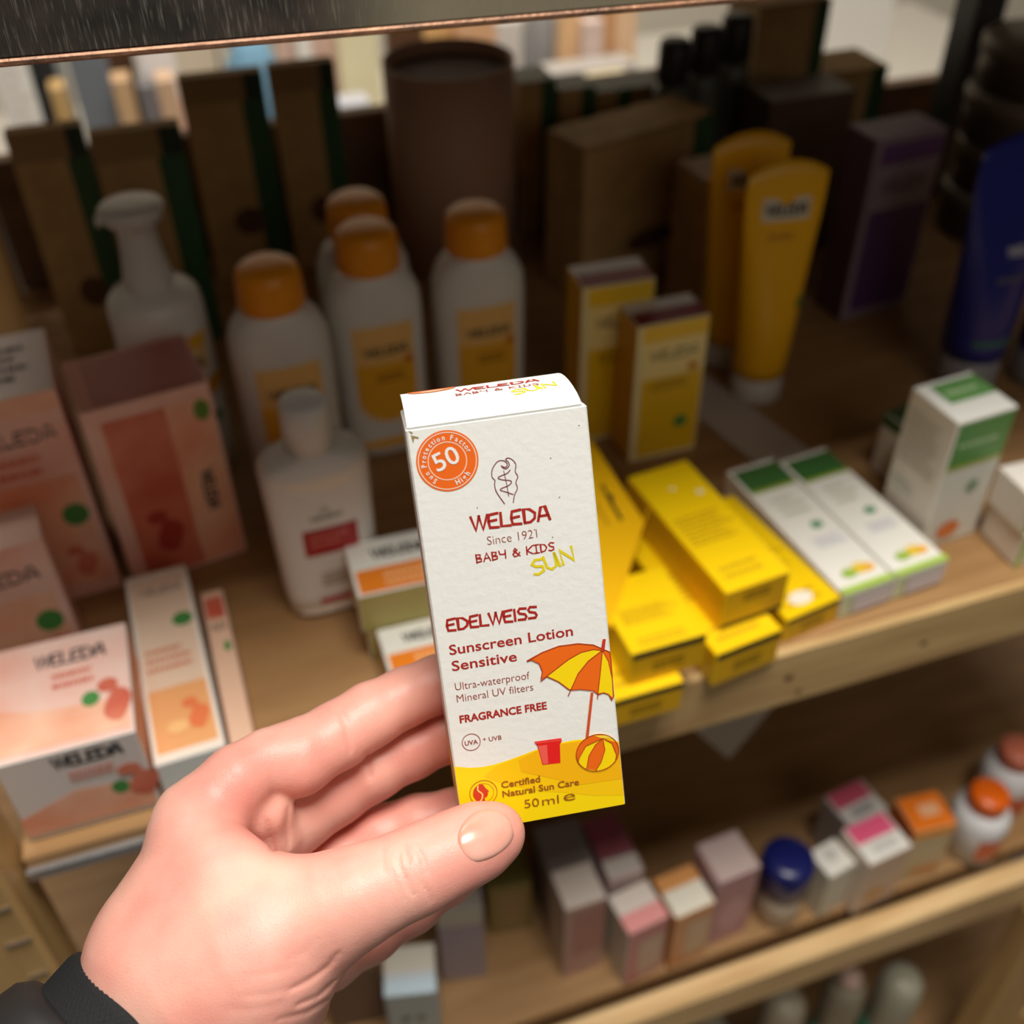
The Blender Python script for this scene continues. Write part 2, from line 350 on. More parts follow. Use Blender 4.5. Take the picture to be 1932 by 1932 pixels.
carton('carton', 'wide white-edged peach carton nearest the corner post, lying flat with a green badge', 'box', -.1075, .378, 1.1, 0, .067, .079, .063, CARD,
       {'top': PINKW, 'front': C(226, 214, 206), 'right': C(214, 130, 80)},
       [('lettering', 'top', logo(.30, .82, .74, .11), CHAR), ('lettering', 'front', logo(.38, .86, .80, .13), CHAR),
        ('printed_lines', 'top', bars(.42, .5, .76, .68, 2, 8), ROSE), ('printed_panel', 'top', poly([(0, .05), (.97, .05), (.97, .3), (.3, .36), (0, .45)]), PEACH),
        ('printed_badge', 'top', disc(.70, .36, .068, .065), BADGE), ('printed_motif', 'top', figure(.87, .32, .23), ROSE),
        ('printed_lines', 'front', bars(.45, .6, .8, .74, 2, 4), ROSE), ('printed_panel', 'front', poly([(0, .08), (.97, .08), (.97, .42), (.45, .5), (0, .3)]), PEACH),
        ('printed_badge', 'front', disc(.76, .40, .065, .085), BADGE), ('printed_motif', 'front', figure(.91, .45, .26), ROSE)], PB)
carton('carton', 'narrow peach carton lying flat, white end towards the viewer, beside the wide one', 'box', -.0535, .380, 1.1, 2.2, .037, .150, .031, CARD,
       {'top': C(243, 228, 210), 'front': C(226, 228, 222)},
       [('printed_panel', 'top', rect(.07, .04, .93, .34), C(240, 172, 112)), ('printed_panel', 'top', rect(.07, .34, .93, .95), C(238, 208, 180)),
        ('lettering', 'top', logo(.2, .85, .86, .035), CHAR), ('printed_lines', 'top', bars(.12, .42, .85, .56, 3, 4), C(214, 130, 96)),
        ('printed_badge', 'top', disc(.78, .68, .16, .038), BADGE), ('printed_motif', 'top', figure(.70, .19, .34, .27), C(238, 128, 78)),
        ('lettering', 'front', logo(.3, .9, .15, .2), CHAR), ('printed_motif', 'top', disc(.42, .14, .16, .03), C(250, 196, 130))], PB)
carton('carton', 'dim narrow peach carton half hidden behind the flat one', 'box', -.0265, .384, 1.1, 1, .013, .124, .024, PINKW,
       {'top': C(232, 190, 160)}, [('printed_panel', 'top', rect(.1, .8, .9, .95), ROSE), ('printed_badge', 'top', disc(.72, .6, .15, .035), BADGE), ('lettering', 'top', logo(.15, .85, .72, .04), CHAR)], PB)

# ------------------------------------------------------------------ bottles
def bottle(name, label, x, y, z, yaw, prof, bm_, cap=None, capm=None, decs=(), group=None, n=48, ex=2.6, extra=None):
    """prof: (z, rx, ry). The body is a loft of superellipses; decals are wrapped on its front"""
    r = empty(name, (x, y, z), math.radians(yaw), label, 'bottle', group)
    def sup(t, rx, ry):
        c, s = math.cos(t), math.sin(t); return (rx * math.copysign(abs(c) ** (2 / ex), c), ry * math.copysign(abs(s) ** (2 / ex), s))
    mb = MB(); mb.rings([[(*sup(i * 2 * math.pi / n, rx, ry), zz) for i in range(n)] for zz, rx, ry in prof], bm_); mb.build('bottle_body', r)
    if cap: mb = MB(); mb.lathe(cap, capm); mb.build('cap', r)
    zs = [p[0] for p in prof]; rxs = [p[1] for p in prof]; rys = [p[2] for p in prof]
    def fn(k):
        def g(a, b):
            rx = np.interp(b, zs, rxs); ry = np.interp(b, zs, rys); q = min(.999, abs(a / rx))
            return (a, -ry * (1 - q ** ex) ** (1 / ex) - k, b)
        return g
    for i, (pn, shape, m) in enumerate(decs): decal(r, pn, shape, fn(.0004 + .00012 * i), m)
    if extra: extra(r)
    return r
PLW = mat('bottle_white', (222, 220, 214), .35, sss=0)
ORC = mat('orange_cap', (236, 150, 20), .4)
ORL = C(236, 176, 40)
def lotion(label, x, y, yaw=0, show=True):
    s = 1.0
    prof = [(0, .025, .017), (.003, .030, .020), (.02, .0322, .0215), (.06, .0325, .0215), (.112, .0332, .022), (.126, .0325, .0215), (.136, .029, .020), (.143, .023, .019), (.147, .0175, .0172)]
    cap = [(.146, .0185), (.148, .0215), (.150, .0218), (.167, .0210), (.172, .0196), (.1750, .0160), (.1758, .004)]
    d = [('label_panel', rect(-.0215, .010, .0215, .112, 10), C(240, 196, 120)), ('label_panel', rect(-.0215, .010, .0215, .082, 10), ORL),
         ('lettering', word('WELEDA', -.015, .089, .016, .089, .0062, .2), CHAR), ('printed_motif', disc(.017, .082, .0035), C(206, 120, 20)),
         ('printed_lines', bars(-.008, .066, .014, .075, 2, 3), C(150, 100, 20)), ('printed_badge', disc(.015, .035, .005), BADGE)]
    return bottle('lotion_bottle', label, x, y, 1.1, yaw, prof, PLW, cap, ORC, d, 'lotion bottles with orange caps')
lotion('white lotion bottle with orange cap, left of the group, behind the red-label bottle', .048, .626, 2)
lotion('white lotion bottle with orange cap in the middle, fully visible in front of another', .118, .655, 2)
lotion('orange-capped bottle mostly hidden behind the middle lotion bottle', .122, .702, 0)
lotion('white lotion bottle with orange cap right of the group, before the kraft tube', .194, .655, 0)
def pump_extra(r):
    mb = MB(); mb.lathe([(.146, .0150), (.148, .0162), (.156, .0155), (.172, .0128), (.184, .0120), (.189, .0125), (.193, .0180), (.201, .0205), (.2025, .0190), (.2035, .017), (.2025, .002)], PLW)
    mb.build('pump_head', r)
    mb = MB(); rg = []
    for i in range(7):
        t = i / 6; x = -.013 - .010 * t; z = .1975 - .003 * t * t; rr = .0055 - .0015 * t
        rg.append([(x, rr * math.cos(q * math.pi / 5), z + rr * .8 * math.sin(q * math.pi / 5)) for q in range(10)])
    mb.rings(rg, PLW); mb.build('nozzle', r)
bottle('pump_bottle', 'white pump dispenser bottle with a yellow label, in front of the kraft cartons', -.024, .680, 1.1, 4,
       [(0, .027, .026), (.003, .030, .029), (.03, .031, .030), (.130, .031, .030), (.138, .0298, .029), (.143, .026, .025), (.146, .018, .018), (.148, .013, .013)],
       PLW, None, None, [('label_panel', rect(-.022, .01, .0285, .118, 10), C(236, 200, 130)), ('label_panel', rect(-.022, .108, .0285, .118, 10), ORL), ('lettering', word('WELEDA', -.018, .092, .020, .092, .0085, .2), CHAR),
                         ('printed_motif', disc(.024, .075, .007), C(220, 150, 20)), ('printed_badge', disc(.022, .05, .004), BADGE)], ex=2.2, extra=pump_extra)
RED = C(168, 30, 34)
bottle('shampoo_bottle', 'flat white bottle with a white cap and dark red label', .045, .502, 1.1, 2,
       [(0, .024, .012), (.003, .0285, .0155), (.02, .030, .017), (.09, .0315, .0175), (.108, .032, .0175), (.114, .0315, .017), (.120, .027, .015), (.1225, .018, .0135), (.1235, .0135, .0125)],
       mat('bottle_soft_white', (226, 221, 214), .38), [(.123, .0135), (.1235, .0143), (.150, .0135), (.1535, .0125), (.154, .0118), (.1541, .002)], mat('cap_white', (224, 224, 222), .4),
       [('label_panel', rect(-.028, .004, .029, .111, 12), C(238, 226, 210)), ('label_panel', rect(-.015, .054, .018, .074, 8), RED),
        ('lettering', word('WELEDA', -.009, .081, .010, .081, .003, .2), C(120, 116, 100)), ('emblem', ring(0, .088, .002, .0005, 12), C(120, 116, 100)),
        ('printed_lines', bars(-.011, .060, .014, .071, 2, 2), C(214, 120, 110)), ('printed_lines', bars(-.008, .028, .012, .040, 3, 9), C(180, 160, 140)),
        ('printed_stripe', rect(-.011, .014, .021, .018, 8), C(190, 50, 50))], ex=3.0)

# ------------------------------------------------------------------ orange banded cartons stack
OB = 'orange banded cartons lying in a stack'
def obp(): return [('lettering', 'top', logo(.25, .80, .62, .16), CHAR), ('printed_stripe', 'top', rect(.04, .02, 1, .44), C(240, 132, 30)), ('printed_lines', 'top', bars(.3, .08, .9, .36, 2, 4), C(250, 196, 140))]
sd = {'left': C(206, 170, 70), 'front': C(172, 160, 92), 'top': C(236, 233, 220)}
carton('carton', 'orange banded white carton on top of the short stack, behind', 'box', .082, .440, 1.1245, -2, .060, .047, .030, CARD, sd, obp(), OB)
carton('carton', 'orange banded white carton at the front of the stack beside the held box', 'box', .087, .400, 1.1, -1, .056, .039, .026, CARD, sd,
       obp() + [('lettering', 'front', logo(.2, .85, .4, .3), BLACK), ('printed_stripe', 'front', rect(0, .8, 1, 1), C(176, 150, 40))], OB)
carton('carton', 'bottom carton under the orange banded stack, mostly covered', 'box', .084, .441, 1.1, -1.5, .058, .044, .0243, CARD, sd, [], OB)

# ------------------------------------------------------------------ yellow and maroon upright cartons
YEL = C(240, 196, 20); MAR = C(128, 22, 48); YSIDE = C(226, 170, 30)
def ymp(): return [('printed_panel', 'front', rect(.1, .03, .97, .62), C(232, 186, 14)), ('printed_stripe', 'front', rect(.08, .88, .98, .99), C(240, 196, 40)),
                   ('printed_panel', 'front', rect(.1, .62, .97, .88), C(244, 222, 150)), ('lettering', 'front', logo(.2, .86, .75, .06), CHAR),
                   ('printed_motif', 'front', disc(.82, .66, .08, .035), C(206, 140, 20)), ('printed_lines', 'front', bars(.25, .52, .8, .6, 2, 3), C(160, 120, 10)),
                   ('printed_badge', 'front', disc(.72, .26, .1, .045), BADGE), ('printed_stripe', 'top', rect(.02, .0, .98, .52), MAR)]
G = 'upright yellow cartons with maroon lids'
carton('carton', 'upright yellow carton with maroon lid stripe, nearer one right of the held box', 'box', .306, .566, 1.1, 0, .054, .032, .115, C(238, 224, 170), {'left': YSIDE, 'top': C(214, 208, 204)}, ymp(), G)
carton('carton', 'upright yellow carton with maroon lid stripe, farther one partly hidden', 'box', .279, .600, 1.1, -3, .053, .034, .131, C(238, 224, 170), {'left': YSIDE, 'top': C(214, 208, 204)}, ymp(), G)

# ------------------------------------------------------------------ heap of flat yellow cartons
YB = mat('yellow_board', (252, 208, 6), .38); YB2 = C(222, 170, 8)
DK = C(34, 38, 26)
def ycart(label, x, y, z, yaw, w_, d, h, extra=(), pitch=0):
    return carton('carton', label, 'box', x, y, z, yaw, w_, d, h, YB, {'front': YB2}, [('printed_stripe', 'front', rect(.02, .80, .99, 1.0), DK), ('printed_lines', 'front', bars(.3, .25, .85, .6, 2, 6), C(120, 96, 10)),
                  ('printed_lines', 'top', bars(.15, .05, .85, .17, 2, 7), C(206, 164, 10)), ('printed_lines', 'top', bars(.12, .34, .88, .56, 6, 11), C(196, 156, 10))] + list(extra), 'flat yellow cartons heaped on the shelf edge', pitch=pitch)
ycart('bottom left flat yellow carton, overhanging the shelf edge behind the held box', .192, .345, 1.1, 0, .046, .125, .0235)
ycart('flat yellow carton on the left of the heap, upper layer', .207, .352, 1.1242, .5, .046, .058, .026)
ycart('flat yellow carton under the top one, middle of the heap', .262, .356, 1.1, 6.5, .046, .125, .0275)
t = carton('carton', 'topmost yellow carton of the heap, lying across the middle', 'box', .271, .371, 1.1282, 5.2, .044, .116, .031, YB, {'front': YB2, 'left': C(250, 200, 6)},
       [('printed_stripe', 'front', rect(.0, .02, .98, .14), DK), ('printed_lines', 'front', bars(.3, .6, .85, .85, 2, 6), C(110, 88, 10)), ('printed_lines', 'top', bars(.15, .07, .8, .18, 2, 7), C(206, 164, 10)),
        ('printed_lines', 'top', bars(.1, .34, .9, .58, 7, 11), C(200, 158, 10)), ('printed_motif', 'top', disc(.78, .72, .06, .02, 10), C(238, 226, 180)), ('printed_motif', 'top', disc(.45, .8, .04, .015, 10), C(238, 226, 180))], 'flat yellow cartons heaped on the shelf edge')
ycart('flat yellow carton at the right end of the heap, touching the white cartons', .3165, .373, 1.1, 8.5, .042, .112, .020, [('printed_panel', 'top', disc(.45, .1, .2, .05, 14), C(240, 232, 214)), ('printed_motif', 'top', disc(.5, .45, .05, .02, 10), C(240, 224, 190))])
# the open carton leaning against the heap
lean = empty('carton', (.190, .395, 1.152), 0, 'open yellow carton leaning upright with a dark slot, directly behind the held box', 'box', 'flat yellow cartons heaped on the shelf edge')
def P3(px, py, Y): return ony(px, py, Y)
A_, B_, C_, D_ = P3(1106, 815, .50), P3(1216, 985, .440), P3(1152, 1185, .375), P3(1060, 1100, .42)
o0 = np.array(lean.location)
u1 = B_ - A_; nrm = np.cross(u1, C_ - A_); nrm /= np.linalg.norm(nrm)
rD = R @ np.array([(1060 - CC) / F, (1100 - CC) / F, 1.]); D_ = np.array([0, 0, EYE]) + rD * (((A_ - np.array([0, 0, EYE])) @ nrm) / (rD @ nrm))
if nrm @ (A_ - np.array([0, 0, EYE])) > 0: nrm = -nrm
mb = MB(); th = -nrm * .0012
q = [p - o0 for p in (A_, B_, C_, D_)]
mb.add(q + [p + th for p in q], [(0, 1, 2, 3), (7, 6, 5, 4), (0, 4, 5, 1), (1, 5, 6, 2), (2, 6, 7, 3), (3, 7, 4, 0)], mat('yellow_board_panel', (244, 186, 4), .4)); mb.build('side_panel', lean)
bk = np.array([.012, .016, -.004])
q2 = [q[1] + th, q[1] + th + bk, q[2] + th + bk * .6, q[2] + th]
mb = MB(); mb.add(q2 + [p + np.array([-.001, .0005, 0]) for p in q2], [(0, 1, 2, 3), (7, 6, 5, 4), (0, 4, 5, 1), (1, 5, 6, 2), (2, 6, 7, 3), (3, 7, 4, 0)], YB2); mb.build('end_panel', lean)
e1 = u1 / np.linalg.norm(u1); e2 = np.cross(nrm, e1)
if e2[2] > 0: e2 = -e2
L1 = np.linalg.norm(u1)
def onlean(px, py):
    r = R @ np.array([(px - CC) / F, (py - CC) / F, 1.]); e = np.array([0, 0, EYE]); t = ((A_ + nrm * .0004 - e) @ nrm) / (r @ nrm); return tuple(e + r * t - o0)
decal(lean, 'slot', poly([(1132, 913), (1139, 914), (1147, 931), (1156, 934), (1158, 949), (1175, 978), (1171, 984), (1152, 952)]), onlean, C(60, 48, 10))
decal(lean, 'printed_lines', poly([(1122, 950), (1126, 950), (1150, 990), (1146, 992)]), onlean, C(190, 140, 10))

# ------------------------------------------------------------------ white and green cartons on the right
GR1 = C(70, 128, 58); LIME = C(168, 200, 60)
def wg(n):
    return [('printed_stripe', 'top', rect(.06, .80, .98, .97), C(62, 112, 54)), ('printed_stripe', 'top', rect(.06, .775, .98, .80), C(150, 170, 40)), ('printed_badge', 'top', disc(.62, .46, .11, .028), C(90, 150, 110)),
            ('printed_lines', 'top', bars(.25, .55, .8, .72, 3, n), C(206, 204, 184)), ('printed_lines', 'top', bars(.3, .3, .9, .38, 4, n + 3), C(200, 200, 214)),
            ('printed_motif', 'top', join(disc(.62, .12, .16, .035), ), C(240, 200, 60)), ('printed_motif', 'top', disc(.38, .11, .14, .03), C(160, 190, 70)), ('printed_motif', 'top', disc(.76, .11, .1, .026), C(244, 178, 40)),
            ('printed_stripe', 'top', rect(.0, .0, 1, .035), LIME), ('printed_panel', 'front', rect(.2, .1, .95, .9), C(214, 204, 206))]
GW = 'flat white cartons with green stripes'
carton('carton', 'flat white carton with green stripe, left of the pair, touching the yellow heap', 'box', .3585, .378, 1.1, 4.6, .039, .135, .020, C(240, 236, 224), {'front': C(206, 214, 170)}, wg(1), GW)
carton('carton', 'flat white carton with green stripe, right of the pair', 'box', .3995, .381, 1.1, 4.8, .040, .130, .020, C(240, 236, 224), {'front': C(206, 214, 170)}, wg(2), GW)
carton('carton', 'tall white and green carton standing upright at the right of the shelf', 'box', .446, .414, 1.1, 4, .046, .043, .105, C(236, 230, 218), {'top': C(240, 238, 228), 'front': C(214, 212, 200), 'left': C(226, 218, 206)},
       [('printed_panel', 'front', rect(.04, .66, .98, .98), C(84, 140, 62)), ('printed_stripe', 'front', rect(.04, .63, .98, .66), C(160, 170, 60)), ('printed_lines', 'front', bars(.12, .78, .85, .85, 1, 3), C(170, 200, 150)),
        ('printed_panel', 'top', rect(.2, .42, .98, .9), C(104, 156, 84)), ('printed_lines', 'top', bars(.3, .55, .85, .75, 1, 3), C(180, 206, 160)), ('printed_lines', 'left', bars(.1, .5, .9, .9, 7, 3), C(204, 198, 186)),
        ('printed_lines', 'left', bars(.1, .3, .6, .4, 2, 3), C(200, 206, 196)), ('printed_badge', 'front', disc(.62, .46, .1, .045), C(120, 150, 120)), ('printed_motif', 'front', disc(.42, .13, .2, .07), C(214, 120, 60))])
carton('carton', 'short dim white carton with dark green top behind the tall green one', 'box', .468, .475, 1.1, 10, .040, .030, .050, C(210, 200, 186), {'top': C(50, 70, 34)}, [('printed_stripe', 'left', rect(0, .8, 1, 1), C(60, 84, 40))])
so = [('printed_panel', 'front', rect(.12, .12, .98, .82), C(206, 200, 190)), ('printed_stripe', 'front', rect(0, .84, 1, .98), LIME), ('printed_stripe', 'front', rect(0, 0, .09, .98), C(160, 186, 80))]
carton('carton', 'small white carton with orange mark, upper of the two at the right edge', 'box', .492, .379, 1.1285, -2, .045, .036, .0285, C(240, 232, 220), {}, so + [('printed_motif', 'top', disc(.62, .66, .3, .16), C(232, 128, 40))], 'small stacked white cartons at the right')
carton('carton', 'small white carton with lime edge, lower of the two at the right edge', 'box', .495, .377, 1.1, -3, .046, .038, .028, C(240, 232, 220), {}, so, 'small stacked white cartons at the right')
tc_ = empty('leaflet', (.38, .59, 1.1), 0, 'plain pale card lying flat on the dark shelf between the cartons', 'card')
mb = MB(); pts = [np.array(p) - (.38, .59) for p in ((.384, .655), (.425, .600), (.408, .535), (.372, .540), (.350, .610))]
pts = [np.array(p) - (.38, .59) for p in ((.384, .66), (.412, .535), (.367, .531), (.345, .645))]
mb.add([(p[0], p[1], .0) for p in pts] + [(p[0], p[1], .0012) for p in pts], [(3, 2, 1, 0), (4, 5, 6, 7)] + [(i, (i + 1) % 4, 4 + (i + 1) % 4, 4 + i) for i in range(4)], C(190, 178, 166)); mb.build('card_sheet', tc_)

# ------------------------------------------------------------------ tubes
def tube(name, label, x, y, yaw, w_, h, bm_, capm, capr, decs, group=None, caph=.022, z0=1.1):
    r = empty(name, (x, y, z0), math.radians(yaw), label, 'tube', group)
    mb = MB(); mb.lathe([(0, capr * .96), (.001, capr), (caph, capr * .97), (caph + .0005, capr * .9)], capm); mb.build('cap', r)
    n = 44; rg = []; K = 16
    def dims(t): return (capr * (1 - t) + w_ / 2 * min(1, t * 1.15) if t < .87 else w_ / 2), max(.0012, capr * (1 - t ** 1.6))
    def rad(t):
        a = min(1, t / .85); return capr + (w_ / 2 - capr) * a, max(.0011, capr * (1 - t ** 1.5))
    zz = lambda t: caph + (h - caph) * t
    for i in range(K + 1):
        t = i / K; rx, ry = rad(t)
        rg.append([(rx * math.cos(q), ry * math.sin(q), zz(t) + .010 * t ** 4 * (1 - math.cos(q) ** 2 * 1.0) - .004 * t ** 4) for q in [j * 2 * math.pi / n for j in range(n)]])
    mb = MB(); mb.rings(rg, bm_); mb.build('tube_body', r)
    def fn(k):
        def g(a, b):
            t = min(1, max(0, (b - caph) / (h - caph))); rx, ry = rad(t); return (a, -ry * math.sqrt(max(0, 1 - (a / rx) ** 2)) - k, b)
        return g
    for i, (pn, s_, m_) in enumerate(decs): decal(r, pn, s_, fn(.0005 + .0001 * i), m_)
    return r
YT = mat('tube_yellow', (240, 178, 10), .38)
ytd = [('label_panel', rect(-.018, .150, .018, .166, 8), C(214, 204, 184)), ('lettering', word('WELEDA', -.015, .154, .015, .154, .0075, .22), CHAR), ('printed_lines', bars(-.012, .135, .014, .143, 1, 2), C(190, 130, 10)), ('printed_badge', disc(.020, .085, .004), BADGE)]
tube('lotion_tube', 'yellow tube standing on its white cap, front one of the pair', .412, .618, -8, .060, .186, YT, C(206, 200, 194), .0205, ytd, 'yellow tubes standing on their caps')
tube('lotion_tube', 'yellow tube standing on its cap, rear one left of the pair', .413, .672, -8, .060, .186, YT, C(206, 200, 194), .0205, ytd, 'yellow tubes standing on their caps')
BT = mat('tube_blue', (34, 42, 130), .28)
btd = [('lettering', word('WELEDA', -.008, .118, .024, .118, .007, .25), C(190, 196, 210)), ('printed_lines', bars(-.012, .095, .02, .105, 1, 3), C(90, 96, 120)), ('printed_stripe', rect(-.018, .045, .02, .050, 8), C(60, 120, 110))]
tube('lotion_tube', 'dark blue tube standing on a grey cap at the right edge', .578, .575, 0, .084, .200, BT, C(150, 150, 156), .024, btd, None, .030)
tube('lotion_tube', 'second dark blue tube cut by the right edge, behind the first', .640, .560, 0, .066, .200, BT, C(150, 150, 156), .024, [], None, .030)
PU = C(96, 62, 116)
carton('carton', 'tall purple and grey carton standing behind the yellow tubes', 'box', .570, .692, 1.1, 4.5, .069, .038, .161, C(150, 132, 144), {'left': C(92, 66, 80), 'top': C(140, 118, 140)},
       [('printed_stripe', 'front', rect(.1, .86, .97, .97), C(110, 70, 130)), ('printed_panel', 'front', rect(.1, .62, .97, .86), C(160, 146, 160)), ('printed_panel', 'front', rect(.1, .05, .97, .62), PU),
        ('lettering', 'front', logo(.2, .85, .72, .06), CHAR)])

# ------------------------------------------------------------------ kraft cartons and tube at the back
def kraft(label, x0, x1, y, h, d=.016, yaw=0, gw=.3, band=.12, z0=1.1, gtop=True):
    w_ = x1 - x0
    pr = [('printed_stripe', 'front', rect(1 - gw, 0, 1, 1 - band), KGREEN), ('lid_band', 'front', rect(.0, 1 - band, 1 - gw * .8, 1), C(152, 120, 74)), ('printed_stripe', 'front', rect(1 - gw * .8, 1 - band, 1, 1), C(24, 46, 26)),
          ('printed_mark', 'front', disc(.55, .3, .2, .07), C(96, 64, 46))]
    return carton('kraft_carton', label, 'box', (x0 + x1) / 2, y, z0, yaw, w_, d, h, KRAFT, {'right': KGREEN}, pr, 'kraft cartons with green stripes at the back')
kraft('kraft carton with green stripe at the far left of the back row', -.105, -.050, .86, .192)
kraft('kraft carton with green stripe directly behind the pump bottle', -.047, .020, .85, .187, gw=.32)
kraft('taller kraft carton, third from the left in the back row', .028, .098, .95, .187, yaw=-2)
kraft('taller kraft carton just left of the kraft tube', .103, .160, .95, .188, yaw=-2)
tb = empty('kraft_tube', (.255, .925, 1.1), 0, 'wide brown cardboard tube standing open behind the orange-capped bottles', 'tube')
mb = MB(); Rr, hh = .0575, .186
n = 64
def circ(r, z): return [(r * math.cos(i * 2 * math.pi / n), r * math.sin(i * 2 * math.pi / n), z) for i in range(n)]
mb.rings([circ(Rr, 0), circ(Rr, hh), circ(Rr - .002, hh + .0005), circ(Rr - .002, hh - .012)], mat('tube_brown', (182, 142, 116), .6), cap1=False); mb.build('tube_wall', tb)
mb = MB(); mb.rings([circ(Rr - .0021, hh - .014), circ(Rr - .0021, hh - .012)], mat('tube_lid_inside', (92, 66, 48), .7)); mb.build('lid', tb)
kraft('wide kraft carton with green stripe right of the kraft tube', .330, .472, .815, .143, .055, 15, .16, .02)
carton('kraft_carton', 'low kraft carton in front of the wide one, left of the yellow tubes', 'box', .437, .735, 1.1, 4, .052, .045, .130, KRAFT, {'top': C(176, 138, 96)}, [('printed_mark', 'front', disc(.5, .35, .18, .1), C(90, 60, 42))], 'kraft cartons with green stripes at the back')
for i, (xx, yy, hh_, lab) in enumerate(((.345, .945, .150, 'nearest the kraft tube'), (.385, .945, .138, 'second in the row'), (.425, .95, .130, 'third in the row'), (.462, .955, .128, 'last in the row'))):
    carton('kraft_carton', 'slim kraft carton with dark green top, stepped row behind, ' + lab, 'box', xx, yy, 1.1, 0, .036, .04, hh_, KRAFT, {'top': C(34, 48, 26), 'right': KGREEN},
           [('printed_stripe', 'front', rect(.6, .0, 1, 1), KGREEN)], 'kraft cartons with green stripes at the back')
GB = mat('grey_green_glass', (98, 100, 88), .3); DC = C(44, 36, 34)
for i, (xx, yy, hh_, lab) in enumerate(((.462, .905, .185, 'leftmost'), (.497, .912, .19, 'second'), (.532, .92, .195, 'third'))):
    bottle('dropper_bottle', 'dark-capped grey bottle among the kraft cartons, %s of three' % lab, xx, yy, 1.1, 0,
           [(0, .0145, .0145), (.002, .0165, .0165), (hh_ * .74, .0168, .0168), (hh_ * .79, .014, .014), (hh_ * .80, .009, .009)], GB,
           [(hh_ * .80, .0145), (hh_ * .81, .0155), (hh_ * .98, .0145), (hh_, .012), (hh_ + .0002, .002)], DC, [('label_panel', rect(-.012, .02, .012, hh_ * .5, 6), C(126, 124, 112))], 'dark-capped bottles in the back row', ex=2)
kraft('kraft carton with green edge at the top right of the back row', .560, .636, .93, .196, .06, 0, .2, .02)
carton('carton', 'dark brown carton behind the yellow tubes, below the bright gap', 'box', .560, .82, 1.1, 0, .085, .05, .150, C(86, 66, 50), {}, [('printed_panel', 'front', rect(.1, .1, .9, .8), C(96, 76, 54))])
kraft('lower kraft carton with dark green edge under the bright gap', .632, .716, .93, .125, .06, 0, .22, .02)
for i, zz in enumerate((0, .046, .092, .138)):
    t = empty('tin', (.775 + .004 * (i % 2), .80, 1.1 + zz), 0, 'dark round tin, %s of the stack at the top right' % ('bottom', 'second', 'third', 'top')[i], 'tin', 'dark round tins stacked at the back')
    mb = MB(); mb.lathe([(0, .048), (.002, .051), (.030, .051), (.032, .050)], mat('tin_brown', (74, 60, 50), .4)); mb.build('tin_body', t)
    mb = MB(); mb.lathe([(.0305, .0515), (.031, .053), (.043, .053), (.0455, .050), (.0456, .004)], mat('tin_lid', (112, 100, 86), .45)); mb.build('lid', t)
sg = empty('hang_tag', (.838, .86, 1.215), 0, 'narrow dark hanging display card with a yellow print at the top right corner', 'sign')
mb = MB(); mb.box(-.022, 0, -.06, .03, .002, .07, C(60, 60, 62), .0003); mb.build('card_body', sg)
decal(sg, 'printed_motif', join(disc(-.002, .035, .008, .014), disc(0, .012, .007, .008)), lambda a, b: (a, -.0004, b), C(196, 168, 60))
mb = MB(); mb.box(-.001, .0004, .07, .003, .0016, .285, C(90, 90, 90)); mb.build('hanger', sg)

# ------------------------------------------------------------------ lower shelf
LZ = .6723
def lc(label, x, y, yaw, w_, d, h, base, side, pr=(), g='cartons on the lower shelf'):
    return carton('carton', label, 'box', x, y, LZ, yaw, w_, d, h, base, side, pr, g)
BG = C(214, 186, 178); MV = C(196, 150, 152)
lc('small white carton with a pale pink top edge, front of the lower shelf', .2415, .388, 6.5, .038, .037, .089, C(206, 196, 180), {'top': C(238, 224, 212), 'front': C(196, 130, 124)},
   [('printed_stripe', 'top', rect(0, 0, 1, .45), C(240, 160, 156)), ('printed_panel', 'front', rect(.3, .1, .95, .75), C(200, 168, 146))])
lc('small white-topped carton with orange sides next to the pink-edged one', .284, .388, 5, .038, .039, .087, C(216, 150, 90), {'top': C(240, 232, 212), 'front': C(210, 150, 104)},
   [('printed_stripe', 'top', rect(0, .62, 1, 1), C(224, 156, 90)), ('printed_panel', 'front', rect(.35, .15, .95, .8), C(206, 176, 140))])
lc('greyish pink upright carton standing nearest below the held box', .194, .410, 0, .036, .036, .113, C(198, 178, 164), {'top': C(214, 200, 186), 'front': C(180, 140, 128)}, [('printed_panel', 'front', rect(.2, .3, .95, .9), C(170, 118, 106))])
lc('narrow pale carton with grey lid just behind the pink-edged one', .238, .429, 0, .032, .018, .103, C(200, 176, 170), {'top': C(212, 200, 188)})
lc('maroon-topped carton behind the narrow pale one', .238, .449, 1, .032, .040, .103, C(168, 116, 122), {'top': C(146, 74, 84)})
lc('grey carton with a plain lid behind the greyish pink one', .197, .450, -3, .040, .046, .103, C(140, 126, 120), {'top': C(132, 120, 112)})
lc('mauve upright carton left of the blue-lidded jar', .327, .396, 4, .040, .039, .105, C(206, 172, 174), {'top': C(204, 180, 172), 'front': C(186, 138, 138)}, [('printed_motif', 'front', disc(.5, .4, .35, .25), C(206, 160, 158))])
lc('small plain white carton right of the blue-lidded jar', .4285, .388, 10, .030, .029, .068, C(206, 200, 180), {'top': C(238, 232, 220)}, [('printed_mark', 'top', disc(.5, .6, .22, .22), C(206, 202, 192))])
lc('white carton with a bright pink top stripe, front right of the lower shelf', .468, .380, 5.6, .046, .039, .083, C(224, 206, 188), {'top': C(240, 234, 224), 'front': C(206, 176, 150)},
   [('printed_stripe', 'top', rect(.05, .5, .95, .98), C(240, 96, 134)), ('printed_panel', 'top', rect(.25, .15, .8, .4), C(214, 210, 200)), ('printed_motif', 'front', disc(.4, .3, .25, .1), C(206, 150, 80))])
